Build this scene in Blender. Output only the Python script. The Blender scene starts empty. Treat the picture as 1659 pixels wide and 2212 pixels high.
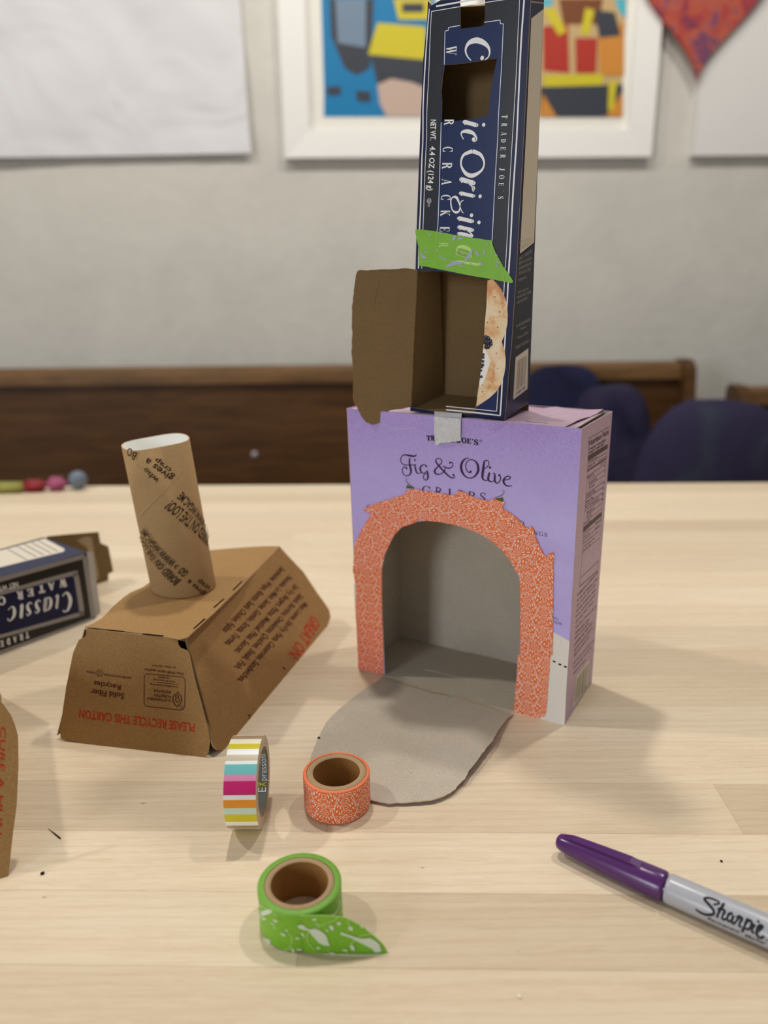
import bpy, bmesh, math, random
from mathutils import Vector, Matrix
from mathutils.geometry import tessellate_polygon
random.seed(7)
SC = bpy.context.scene
COL = SC.collection
# ------------------------------------------------------------------ camera
CAM_H, PITCH, ROLL, FPX = 0.27, math.radians(16.83), math.radians(-0.70), 1662.0
cd = bpy.data.cameras.new('camera'); cam = bpy.data.objects.new('camera', cd); COL.objects.link(cam)
cd.sensor_fit = 'HORIZONTAL'; cd.sensor_width = 24.0; cd.lens = 24.0*FPX/1659.0
cd.clip_start = 0.02; cd.clip_end = 50
fw = Vector((0, math.cos(PITCH), -math.sin(PITCH))); ri = Vector((1, 0, 0)); up = ri.cross(fw)
r2 = ri*math.cos(ROLL)+up*math.sin(ROLL); u2 = -ri*math.sin(ROLL)+up*math.cos(ROLL)
m = Matrix((r2, u2, -fw)).transposed().to_4x4(); m.translation = (0, 0, CAM_H); cam.matrix_world = m
cd.dof.use_dof = True; cd.dof.focus_distance = 0.42; cd.dof.aperture_fstop = 4.6
SC.camera = cam
# ------------------------------------------------------------------ world, lamps, exposure
SC.view_settings.view_transform = 'Standard'; SC.view_settings.look = 'None'
SC.view_settings.gamma = 1.0; SC.view_settings.use_curve_mapping = False; SC.view_settings.exposure = 0.0
wd = bpy.data.worlds.new('room_ambience'); SC.world = wd; wd.use_nodes = True
wd.node_tree.nodes['Background'].inputs[0].default_value = (1.0, 0.97, 0.92, 1); wd.node_tree.nodes['Background'].inputs[1].default_value = 0.235
def lamp(name, loc, power, col, rad, aim=None, size=None):
    if size:
        l = bpy.data.lights.new(name, 'AREA'); l.shape = 'RECTANGLE'; l.size, l.size_y = size
    else:
        l = bpy.data.lights.new(name, 'POINT'); l.shadow_soft_size = rad
    l.energy = power; l.color = col
    o = bpy.data.objects.new(name, l); COL.objects.link(o); o.location = loc
    if aim: o.rotation_euler = (Vector(aim)-Vector(loc)).to_track_quat('-Z', 'Y').to_euler()
    return o
lamp('ceiling_lamp', (0.64, 0.88, 1.70), 30, (1, 0.945, 0.86), 0.04)
lamp('ceiling_lamp', (-1.36, 0.62, 1.70), 40, (1, 0.945, 0.86), 0.04)
lamp('ceiling_lamp', (-0.147, 0.84, 1.70), 37, (1, 0.945, 0.86), 0.04)
lamp('window_daylight', (-2.1, -2.0, 0.75), 28, (0.88, 0.93, 1.0), 0, aim=(0.05, 0.45, 0.1), size=(0.75, 0.9))

# measured outlines, in mm on each face (world frames in metres)
FRAMES={'PF':[[-0.01946,0.49931,0.0],[0.8676,-0.49727,0.0],[0.0,0.0,1.0],[-0.49727,-0.8676,0.0]],'PS':[[0.1118,0.42408,0.0],[0.50715,0.86186,0.0],[-0.00362,0.00213,0.99999],[0.86185,-0.50715,0.0042]],'PT':[[-0.02356,0.50166,0.18946],[0.86759,-0.49727,-0.00411],[0.49728,0.86759,0.0018],[0.00266,-0.00361,0.99999]],'CF':[[0.07241,0.45369,0.18882],[0.85717,-0.51504,0.0],[0.0,0.0,1.0],[-0.51504,-0.85717,0.0]],'CS':[[0.07241,0.45369,0.18882],[0.51504,0.85717,-0.0],[0.02526,-0.01518,0.99957],[0.85679,-0.51481,-0.02947]],'CD':[[0.01799,0.48639,0.19214],[0.98526,-0.17104,0.0],[-0.00334,-0.01922,0.99981],[-0.17101,-0.98508,-0.0195]],'KT':[[-0.18289,0.43085,0.068],[0.95851,-0.28505,0.0],[0.28505,0.95851,-0.0],[0.0,0.0,1.0]],'KF':[[-0.15339,0.40388,0.0],[0.98009,-0.19853,0.0],[0.05016,0.24764,0.96755],[-0.19209,-0.94829,0.25267]],'KR':[[-0.07242,0.48874,0.0],[0.28312,0.95908,0.0],[-0.39653,0.11705,0.91053],[0.87327,-0.25779,0.41345]],'TB':[[0.0,0.0,0.0],[1.0,0.0,0.0],[0.0,1.0,0.0],[0.0,0.0,1.0]],'FL':[[0.0,0.0,0.0025],[1.0,0.0,0.0],[0.0,1.0,0.0],[0.0,0.0,1.0]],'LF':[[-0.24363,0.59382,0.0],[0.61711,0.78688,0.0],[-0.0,0.0,1.0],[0.78688,-0.61711,0.0]],'LT':[[-0.24363,0.59382,0.0589],[0.61711,0.78688,0.0],[-0.78688,0.61711,0.0],[0.0,0.0,1.0]],'LK':[[-0.29377,0.6377,0.0],[0.61711,0.78688,0.0],[-0.0,0.0,1.0],[0.78688,-0.61711,0.0]],'K2':[[-0.18097,0.30105,0.0],[0.89956,0.43679,0.0],[-0.17874,0.36811,0.91244],[0.39854,-0.8208,0.40921]],'GT':[[-0.00098,0.25641,0.0],[0.99976,0.02203,0.0],[-0.0,0.0,1.0],[0.02203,-0.99976,0.0]],'WA':[[0.0,2.1,0.0],[0.99966,0.02618,0.0],[-0.0,0.0,1.0],[0.02618,-0.99966,0.0]],'PW':[[0.0,1.89294,0.0],[0.99998,-0.00698,0.0],[0.0,0.0,1.0],[-0.00698,-0.99998,0.0]]}
D={
'purple_corners':[[-0.01946,0.49931,0.0],[0.1118,0.42408,0.0],[0.14277,0.4767,0.0],[-0.02356,0.50166,0.18946],[0.11111,0.42447,0.18882],[0.1445,0.48122,0.18893]],
'inner':[[0.04074,0.51122,0.19669],[0.03848,0.50908,0.28162]],
'cracker_corners':[[0.01741,0.48674,0.18958],[0.07241,0.45369,0.18882],[0.02694,0.48101,0.41441],[0.07794,0.45037,0.40773]],
'lying':[[-0.29358,0.53013,0.0],[-0.24363,0.59382,0.0],0.0589,[-0.29377,0.6377,0.0589]],
'carton':[[-0.18289,0.43085,0.068],[-0.12208,0.41277,0.068],[-0.08342,0.57733,0.068],[-0.13708,0.56947,0.068],[-0.19812,0.41294,0.0],[-0.10865,0.39481,0.0],[-0.09766,0.40323,0.0],[-0.04718,0.57425,0.0]],
'opening':[[21.38,2.21],[20.65,31.6],[20.09,57.73],[20.25,81.27],[22.74,92.19],[26.95,101.65],[30.9,109.1],[36.15,114.07],[41.31,116.12],[46.99,119.17],[54.46,121.01],[63.02,121.51],[72.75,121.09],[82.3,120.07],[91.73,117.86],[99.84,113.99],[106.85,108.88],[112.03,103.01],[115.73,97.38],[117.81,93.19],[118.88,85.33],[119.58,72.13],[120.07,54.54],[120.23,41.87],[118.78,39.73],[118.72,22.62],[118.06,11.07],[117.55,-0.26]],
'front_outline':[[0.0,0.0],[151.29,0.0],[150.5,188.82],[-4.72,189.46]],
'side_outline':[[0.0,-0.0],[61.06,0.0],[65.83,188.94],[-0.01,188.82]],
'strips':{'a':[[-0.42,0.55],[-1.08,31.9],[-1.45,39.88],[5.96,38.83],[19.99,38.63],[20.73,31.53],[20.6,1.84],[12.33,0.79]],'b':[[-1.47,39.2],[-0.51,65.13],[-2.78,75.7],[-2.45,77.44],[20.71,89.37],[20.32,81.17],[19.98,57.54],[20.24,36.71]],'c':[[-2.77,76.09],[-0.8,97.04],[-0.38,97.23],[4.72,107.37],[11.76,118.21],[17.22,123.81],[30.32,118.46],[36.13,113.93],[30.22,107.62],[25.1,97.04],[22.77,92.2],[20.32,81.17],[8.23,78.98]],'d':[[12.47,120.13],[6.68,121.15],[7.25,122.44],[9.97,123.3],[9.6,124.58],[20.62,129.29],[39.43,137.01],[42.21,138.29],[48.25,121.05],[46.99,119.1],[41.27,116.25],[36.13,113.93],[27.69,116.64]],'e':[[39.43,136.2],[39.19,139.65],[43.22,140.49],[48.84,141.65],[49.46,140.58],[58.07,140.85],[74.28,140.42],[80.14,140.83],[82.2,125.95],[81.86,120.22],[72.8,121.16],[63.12,121.58],[54.5,121.02],[47.24,120.67]],'f':[[74.32,137.84],[74.82,142.95],[75.74,144.18],[77.75,143.31],[79.5,143.76],[83.6,142.05],[86.52,140.88],[94.54,140.15],[96.81,140.01],[99.02,141.29],[101.26,141.47],[107.08,140.27],[105.32,136.98],[105.91,135.97],[113.79,131.83],[106.49,119.48],[102.22,112.06],[99.88,113.94],[91.72,117.75],[81.38,120.38],[78.59,129.97]],'g':[[105.32,136.98],[114.89,131.77],[120.56,126.59],[122.74,126.16],[123.96,127.86],[125.78,125.75],[126.33,123.11],[130.29,114.44],[127.02,103.91],[116.32,96.35],[112.14,102.98],[106.86,108.87],[98.95,114.36]],'h':[[120.82,120.61],[127.55,120.02],[132.59,111.3],[134.22,110.7],[135.75,112.06],[138.21,113.56],[138.45,113.17],[139.48,89.87],[140.65,63.87],[140.82,54.58],[120.3,54.52],[118.77,85.82],[117.95,94.82],[114.97,102.23],[110.18,110.44]],'i':[[119.78,61.53],[124.37,64.91],[133.26,65.12],[140.65,63.87],[141.11,47.0],[139.77,45.36],[120.85,41.18],[120.17,52.1]],'j':[[119.0,41.58],[124.25,42.02],[140.0,47.32],[139.82,40.14],[139.69,25.65],[139.42,13.33],[139.08,4.55],[138.04,2.74],[136.36,2.12],[134.19,-0.28],[126.1,-0.52],[117.86,-0.14],[118.01,11.05],[118.73,22.49],[119.04,34.89]]},
'white_right':[[137.74,63.21],[141.29,62.04],[146.6,60.01],[151.21,58.19],[151.04,33.49],[151.44,0.02],[133.03,-0.12]],
'white_left':[[-2.48,66.05],[3.22,73.59],[2.31,35.35],[-1.76,39.14]],
'perf':[[[141.57,42.6,1.032],[143.34,42.33,1.144]],[[145.25,41.51,1.027],[147.01,41.24,1.139]],[[148.77,40.74,1.023],[150.52,40.48,1.133]]],
'crease':[[[22.1,181.42,0.251],[24.76,180.6,0.301]],[[27.4,179.18,0.2],[31.1,178.78,0.398],[35.3,178.9,0.445],[40.51,179.75,0.392],[46.16,180.72,0.243]],[[49.21,183.49,0.193],[51.24,184.33,0.24]]],
'fig':[[[46.93,163.94,0.212],[45.54,162.63,0.745],[43.03,162.38,1.015],[39.66,162.7,0.752],[37.12,162.29,0.485],[35.58,160.61,0.487],[35.22,158.52,0.488],[36.52,156.6,0.488],[39.36,156.13,0.432],[43.02,156.63,0.43],[46.38,156.99,0.374]],[[41.79,160.99,0.75],[41.62,157.91,0.968],[42.34,154.41,1.132],[42.73,151.88,0.972],[41.6,149.96,0.65],[39.9,149.09,0.489],[37.62,149.5,0.491],[36.49,151.45,0.491],[36.79,153.8,0.489],[38.22,154.88,0.488],[39.35,154.18,0.65]],[[44.82,156.72,0.429],[45.54,156.29,0.75],[46.1,153.8,0.911],[46.94,151.84,0.697],[48.34,151.59,0.428],[49.73,152.16,0.374]],[[53.86,156.68,0.634],[52.76,157.57,0.476],[51.1,157.39,0.53],[49.44,155.69,0.905],[49.45,153.65,0.96],[50.84,152.18,0.587],[52.5,152.47,0.425],[53.88,153.64,0.424],[54.7,153.98,0.37]],[[54.26,154.19,0.53],[54.71,151.7,1.008],[54.72,149.41,0.904],[53.9,147.94,0.48],[52.8,147.81,0.48],[51.68,149.06,0.534],[51.84,150.86,0.48],[53.06,151.92,0.425],[54.43,152.43,0.371]],[[72.44,153.31,0.464],[73.19,152.55,0.464],[72.83,151.66,0.465],[71.24,151.32,0.621],[68.82,152.55,0.778],[65.57,155.19,0.884],[62.84,157.65,0.886],[60.66,159.92,0.835],[60.11,161.36,0.626],[61.18,162.57,0.468],[62.79,162.73,0.467],[64.26,161.79,0.518],[64.01,160.02,0.519],[62.3,158.09,0.521],[60.42,156.13,0.733],[59.46,154.26,0.998],[60.18,152.82,0.841],[62.35,152.57,0.524],[65.04,153.88,0.469],[66.63,156.06,0.519],[66.61,157.55,0.414],[65.26,158.16,0.363]],[[64.89,158.12,0.311],[66.61,157.8,0.518],[68.76,157.19,0.62],[70.88,158.02,0.515],[72.02,159.63,0.462],[71.62,161.07,0.461],[70.56,161.06,0.513]],[[82.79,165.08,0.351],[80.73,164.72,0.504],[78.43,162.53,1.013],[77.45,159.22,1.272],[78.3,155.86,1.173],[80.44,153.38,0.764],[83.59,152.6,0.507],[86.66,154.09,0.756],[88.54,157.0,1.153],[88.84,159.48,1.25],[88.0,162.31,0.998],[85.91,164.04,0.55],[83.59,164.19,0.451],[81.55,162.85,0.453],[80.56,160.54,0.506],[80.87,158.12,0.507],[82.21,156.3,0.507],[83.77,156.22,0.556]],[[92.91,159.68,0.348],[94.41,160.57,0.396],[95.51,162.62,0.444],[95.31,164.29,0.443],[94.03,164.88,0.493],[92.79,164.03,0.742],[92.35,161.8,1.141],[92.07,158.86,1.244],[91.74,155.9,1.248],[91.8,153.7,1.051],[92.86,152.5,0.6],[94.39,152.44,0.449],[95.64,152.93,0.348]],[[96.26,157.62,0.792],[95.59,154.87,1.043],[95.64,152.93,0.946],[96.94,152.0,0.597],[98.45,152.18,0.397],[99.43,152.88,0.346]],[[98.19,157.11,0.346],[99.29,157.48,0.443],[99.73,156.32,0.838],[99.67,153.4,1.038],[100.47,151.79,0.742],[101.73,151.6,0.494],[102.94,153.05,0.541],[103.46,155.29,0.54],[102.72,156.42,0.442]],[[104.91,153.77,0.392],[106.87,154.24,0.391],[108.82,154.95,0.487],[109.62,156.0,0.583],[108.76,156.63,0.486],[107.05,156.19,0.536],[105.48,154.32,0.93],[105.55,152.39,1.03],[106.99,150.87,0.735],[108.98,150.63,0.489],[110.94,151.01,0.341]]],
'figdots':[[39.52,154.05,0.704],[45.49,159.99,0.694],[53.64,156.85,0.687],[72.38,153.3,0.722],[70.04,160.85,0.719],[83.91,156.73,0.757],[96.42,160.69,0.789],[102.57,156.59,0.736]],
'crisps':[['C',50.6,138.38,56.44,138.44,50.59,143.95],['R',59.75,138.61,65.22,138.67,59.71,144.14],['I',68.47,138.7,71.7,138.74,68.4,144.18],['S',75.18,138.81,78.89,138.85,75.08,144.25],['P',82.32,138.73,87.55,138.79,82.21,144.13],['S',90.25,138.92,94.52,138.97,90.1,144.37]],
'tjpurple':[['T',53.62,173.42,56.66,173.36,53.6,176.69],['R',56.76,173.66,59.57,173.6,56.74,176.91],['A',60.0,173.75,62.9,173.69,59.97,177.0],['D',63.22,173.75,66.15,173.68,63.18,176.98],['E',66.52,173.76,69.16,173.7,66.48,176.98],['R',69.48,173.83,72.22,173.77,69.43,177.05],['J',74.57,174.01,77.02,173.95,74.51,177.2],['O',77.74,174.11,80.64,174.04,77.68,177.29],['E',81.05,174.03,83.72,173.96,80.98,177.2],["'",84.29,173.99,85.26,173.97,84.21,177.15],['S',85.67,173.78,88.47,173.72,85.6,176.94]],
'tjreg':[90.02,176.38,0.638],
'leafcurl':[[[41.03,147.15,0.217],[39.61,147.14,0.327],[39.03,146.3,0.437],[39.88,144.84,0.655],[41.87,143.26,0.654],[44.98,141.82,0.272]],[[104.13,147.36,0.198],[105.62,147.54,0.296],[105.91,146.36,0.444],[104.73,144.5,0.544],[102.26,143.2,0.398],[99.77,142.39,0.2]]],
'leaf':[[[39.01,140.99],[39.48,142.3],[40.45,143.25],[41.58,142.71],[43.57,142.17],[45.26,141.49],[45.15,141.17],[41.86,140.92],[40.15,140.71]],[[100.03,141.93],[103.79,142.76],[105.27,143.44],[105.4,142.38],[106.17,141.89],[105.37,140.51],[102.85,140.82]]],
'toppings':[['T',114.04,127.48,116.32,127.45,113.93,130.11],['O',116.56,127.53,119.31,127.5,116.45,130.19],['P',118.83,122.58,120.57,122.57,118.73,125.09],['P',120.85,122.61,122.75,122.6,120.74,125.11],['I',123.95,122.64,124.67,122.64,123.84,125.06],['N',125.39,122.62,128.1,122.6,125.28,125.03],['G',128.82,122.51,131.44,122.49,128.7,124.99],['S',131.99,122.48,134.04,122.46,131.87,124.91],['SERVING',130.93,71.89,143.53,70.46,130.85,73.58],['SUGGESTION',129.58,69.12,145.85,67.59,129.5,70.81],['C',9.04,123.07,11.57,123.25,9.1,125.66]],
'masktop':[[0.03208,0.47723,0.19083],[0.04828,0.46749,0.19095],[0.03191,0.47016,0.18942],[0.04782,0.46404,0.18942]],
'mask':[[59.19,188.89],[77.2,188.89],[77.22,179.66],[77.4,175.43],[76.11,175.22],[74.81,174.95],[71.68,174.23],[69.59,173.7],[68.0,173.5],[65.36,172.97],[64.4,172.98],[63.23,172.38],[61.9,171.22],[60.4,170.58],[59.77,175.7]],
'nf_box':[[[14.72,180.54,0.291],[60.15,179.96,0.331]],[[14.72,180.54,0.218],[16.9,159.54,0.226],[16.89,144.22,0.23],[15.68,124.98,0.235],[16.18,109.64,0.241]],[[60.15,179.96,0.248],[60.07,158.23,0.255],[58.45,142.14,0.259],[56.48,125.92,0.263],[55.34,102.79,0.27]],[[16.94,110.04,0.313],[14.78,88.47,0.321]],[[56.13,93.07,0.356],[56.05,85.1,0.36]],[[14.78,88.47,0.428],[56.05,85.1,0.479]],[[16.82,93.64,0.321],[55.44,91.87,0.356]]],
'nf_rules':[[[16.27,168.54,3.115],[59.47,167.59,3.016]],[[16.6,160.94,1.05],[58.43,159.99,1.012]],[[15.68,124.98,3.14],[56.21,123.97,2.983]],[[17.29,164.94,0.299],[59.28,163.67,0.337]],[[16.68,157.5,0.301],[58.51,156.72,0.339]],[[20.65,154.11,0.23],[57.92,153.17,0.255]],[[20.75,150.62,0.231],[57.32,149.62,0.256]],[[17.7,146.53,0.307],[56.89,145.4,0.342]],[[16.98,143.81,0.307],[57.03,141.86,0.344]],[[16.87,139.95,0.309],[56.74,138.2,0.345]],[[16.31,136.4,0.31],[56.62,134.48,0.347]],[[21.31,132.5,0.237],[56.64,131.34,0.261]],[[21.41,128.91,0.238],[56.04,127.72,0.262]],[[16.45,121.18,0.237],[55.74,119.79,0.264]],[[16.54,117.56,0.238],[55.02,116.6,0.265]],[[16.79,109.85,0.241],[54.82,108.12,0.268]]],
'nf_text':[['Nutrition Facts',16.65,175.74,59.68,175.46,15.86,179.41],['Serving Size 11 crackers (30g/1oz)',17.24,173.02,54.59,172.18,16.86,174.77],['Servings Per Container about 5',17.07,170.81,51.13,170.24,16.69,172.57],['Amount Per Serving',17.13,165.73,37.38,164.84,16.81,167.19],['Calories 140',16.56,162.34,32.31,161.8,16.38,164.38],['Calories from Fat 25',38.59,161.47,59.42,160.81,38.28,162.79],['% Daily Value',44.27,158.3,57.48,157.87,43.99,159.47],['Total Fat 3g',17.11,155.5,31.79,155.09,16.68,157.5],['Saturated Fat 0.5g',20.94,151.54,38.96,150.91,20.51,153.57],['Trans Fat 0g',21.23,148.38,34.12,147.87,20.82,150.3],['Cholesterol 0mg',16.85,144.42,36.73,143.66,16.7,146.39],['Sodium 170mg',16.66,140.98,33.84,139.97,16.51,142.96],['Total Carbohydrate 25g',16.33,137.56,46.74,135.92,16.18,139.55],['Dietary Fiber 2g',20.48,133.32,37.59,132.57,20.36,135.12],['Sugars 8g',21.1,130.38,31.3,129.79,20.98,132.19],['Protein 2g',16.45,127.52,28.57,126.71,16.34,129.33],['4%',54.57,154.71,58.33,154.52,54.19,156.21],['2%',54.96,151.37,58.41,151.22,54.58,152.88],['0%',54.34,143.73,58.1,143.55,53.96,145.25],['7%',54.58,139.76,58.34,139.6,54.2,141.29],['8%',54.24,136.32,58.0,136.14,53.86,137.86],['9%',54.47,132.94,58.24,132.73,54.09,134.49],['Vitamin A 0%',16.19,122.45,30.42,121.33,16.21,123.63],['Calcium 2%',16.23,119.05,29.76,118.06,16.21,120.46],['Vitamin C 0%',42.44,120.57,55.74,119.79,42.34,122.26],['Iron 8%',42.49,117.23,51.33,116.59,42.44,118.71],['Percent Daily Values are based on',16.78,115.09,52.13,113.18,16.8,116.28],['a 2,000 calorie diet',16.88,112.64,42.44,111.19,16.9,113.85],['values may be higher',16.9,110.62,35.73,109.67,16.92,111.83]],
'ing_text':[['INGREDIENTS: UNBLEACHED',12.13,82.99,57.56,82.86,11.44,84.86],['FLOUR, BUTTERMILK, DRIED',11.95,79.55,57.6,78.52,11.65,81.12],['FIGS, OLIVES, CANE SUGAR,',11.41,76.24,54.29,75.93,11.13,77.7],['FLOUR, PUMPKIN SEEDS,',11.59,72.64,55.24,71.82,11.28,74.22],['FIGS, SESAME SEEDS,',11.4,69.16,55.13,68.08,11.12,70.64],['OLIVES, MALT, FLAX,',11.82,65.15,52.05,64.57,11.51,66.82],['SEA SALT, WHOLE OATS,',12.01,61.49,58.43,57.99,11.7,63.11],['SESAME SEEDS, SODA,',12.25,57.51,43.73,54.71,11.94,59.14],['BAKING SODA (LEAVEN)',11.64,54.43,43.39,51.92,11.33,56.06],['CONTAINS: MILK, WHEAT. MAY',11.37,49.52,51.78,48.48,10.97,51.65],['CONTAIN TRACES OF PEANUTS,',11.61,45.48,53.59,44.76,11.23,47.51],['TREE NUTS, EGGS & SOY.',11.79,41.73,45.69,41.24,11.39,43.89],['DIST. & SOLD EXCLUSIVELY BY:',11.46,37.06,59.26,32.68,11.18,38.61],["TRADER JOE'S, MONROVIA,",11.83,33.18,53.97,29.82,11.55,34.74],['PRODUCT OF CANADA',12.39,29.19,41.25,26.49,12.11,30.76]],
'ptag':[[19.86,24.43],[49.87,23.63],[48.73,16.34],[51.97,3.02],[32.92,3.33],[16.41,3.47],[19.81,15.36]],
'ptag_bars':[[[23.29,22.19,0.48],[20.22,5.65,0.487]],[[25.53,22.11,0.845],[22.74,5.42,0.859]],[[27.79,22.03,0.364],[25.29,5.19,0.37]],[[30.07,21.94,0.977],[27.86,4.95,0.994]],[[32.36,21.86,0.491],[30.45,4.71,0.501]],[[34.68,21.78,0.371],[33.06,4.47,0.378]],[[37.01,21.69,1.118],[35.7,4.23,1.142]],[[39.36,21.6,0.5],[38.36,3.99,0.511]],[[41.72,21.52,0.755],[41.05,3.74,0.772]],[[44.11,21.43,0.38],[43.75,3.49,0.389]],[[46.51,21.34,0.636],[46.49,3.24,0.652]]],
'slits':[[[96.67,-2.4,1.088],[109.26,-0.53,0.92]],[[121.79,0.8,1.208],[134.86,1.16,1.038]]],
'topflap':[[1.26,-1.43],[83.63,-1.81],[155.03,0.67],[147.96,30.58],[138.19,71.9],[127.58,71.79],[117.59,71.02],[100.42,71.09],[56.0,60.22],[2.33,20.27]],
'flap':[[-2.38,488.16],[-5.94,481.02],[-11.91,473.12],[-16.75,466.39],[-21.44,458.87],[-30.44,444.44],[-37.53,429.88],[-41.15,416.85],[-43.28,404.43],[-44.57,394.05],[-45.26,382.71],[-43.46,371.84],[-39.96,363.98],[-33.97,358.82],[-25.84,354.95],[-16.33,352.82],[-9.65,351.6],[-3.8,350.05],[0.85,348.17],[4.73,348.57],[8.6,348.14],[13.27,348.77],[19.5,349.25],[22.64,349.79],[25.81,350.57],[29.04,352.08],[32.36,354.46],[35.72,356.86],[39.36,361.8],[43.01,366.22],[46.14,372.72],[51.19,380.75],[56.6,390.51],[63.32,402.17],[69.72,416.03],[76.23,429.03],[81.72,436.08]],
'flapline':[[2.19,482.86,0.433],[27.77,467.26,0.693],[40.15,461.19,0.954],[55.92,453.32,0.534],[70.9,443.36,1.04],[80.37,437.5,0.64]],
'flaphole':[-41.6,411.01,2.361],
'cf_outline':[[-64.16,0.77],[-0.0,0.0],[2.64,45.4],[4.0,88.54],[5.3,156.59],[6.45,218.91],[-18.85,221.46],[-18.75,208.9],[-18.88,208.76],[-32.97,209.42],[-33.4,223.02],[-33.3,223.21],[-44.88,224.91],[-49.63,223.51],[-52.46,221.77],[-55.51,197.32],[-57.48,157.84],[-59.55,109.86],[-60.33,87.14],[-61.78,43.51]],
'door_hole':[[-63.32,3.34],[-61.62,43.51],[-59.0,86.33],[-56.07,84.96],[-49.53,85.52],[-40.93,85.0],[-28.9,83.02],[-13.25,80.67],[-13.53,65.67],[-13.73,62.55],[-14.35,53.91],[-14.42,45.97],[-15.56,33.72],[-16.24,25.48],[-17.76,14.56],[-18.48,6.97],[-19.27,2.13],[-27.29,1.94],[-34.84,2.95],[-39.91,1.99],[-45.7,2.14],[-54.52,2.65]],
'win_hole':[[-42.26,193.2],[-33.52,192.97],[-25.62,192.61],[-11.08,192.68],[-11.79,189.65],[-13.21,183.08],[-14.82,173.23],[-14.88,165.83],[-22.13,164.72],[-32.43,164.82],[-40.03,165.12],[-43.87,165.26],[-43.67,174.11],[-44.05,181.26],[-43.26,189.14]],
'door':[[4.05,83.22],[2.65,83.24],[-0.69,83.72],[-3.13,84.18],[-6.79,83.8],[-10.78,83.56],[-14.77,83.76],[-20.01,83.54],[-24.35,83.31],[-27.76,83.15],[-30.86,83.4],[-32.75,82.7],[-33.75,80.37],[-34.5,75.68],[-35.29,69.78],[-36.47,61.73],[-36.61,56.61],[-37.08,51.15],[-36.69,45.96],[-37.35,41.97],[-37.32,37.47],[-37.67,34.78],[-37.1,25.3],[-37.08,17.53],[-37.42,8.76],[-36.55,2.72],[-33.61,-3.33],[-31.81,-7.54],[-29.02,-10.33],[-25.72,-11.69],[-22.38,-11.16],[-18.09,-9.19],[-16.17,-7.27],[-14.95,-4.43],[-14.22,-2.32],[-11.4,-1.57],[-6.72,-1.12],[-0.01,0.09]],
'door_crease':[[[-18.84,79.9,0.18],[-20.48,74.95,0.241],[-21.82,69.66,0.273],[-22.86,64.03,0.244]],[[-9.86,83.12,0.298],[-7.11,82.5,0.238],[-4.83,81.32,0.178]],[[-30.8,-4.93,0.189],[-24.62,-4.12,0.189],[-18.47,-3.79,0.47],[-16.11,-3.05,0.375],[-13.99,-2.17,0.375]],[[-37.2,8.3,0.657],[-36.76,3.65,0.659],[-35.66,0.39,0.472],[-33.39,-3.8,0.284]]],
'charcoal':[[-50.42,220.34],[-33.17,219.81],[-18.91,219.33],[0.23,218.53],[0.15,200.34],[-0.03,182.78],[-0.87,152.65],[-1.04,157.2],[-1.34,140.86],[-1.9,119.28],[-2.1,102.01],[-2.65,86.17],[-2.49,91.15],[-3.02,73.04],[-4.73,17.38],[-5.21,5.0],[-27.36,5.41],[-62.31,6.0],[-57.64,84.45],[-55.37,109.69],[-54.72,122.12],[-53.17,162.24],[-52.92,172.72],[-51.82,191.16],[-51.31,204.6]],
'panel':[[-42.93,210.42],[-40.75,210.45],[-40.66,211.7],[-33.02,211.62],[-18.94,210.97],[-9.28,210.52],[-9.06,208.79],[-7.3,208.44],[-7.53,188.2],[-8.37,165.61],[-8.76,157.95],[-9.42,134.29],[-10.15,109.81],[-10.42,94.7],[-10.28,80.72],[-10.19,77.97],[-12.26,77.98],[-12.38,76.14],[-14.63,76.15],[-46.1,81.67],[-46.77,107.73],[-45.63,131.8],[-44.72,161.42],[-44.7,165.11],[-43.33,195.19]],
'bottomnavy':[[-4.8,17.31],[-5.25,5.07],[-27.74,5.38],[-27.92,14.62]],
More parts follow.
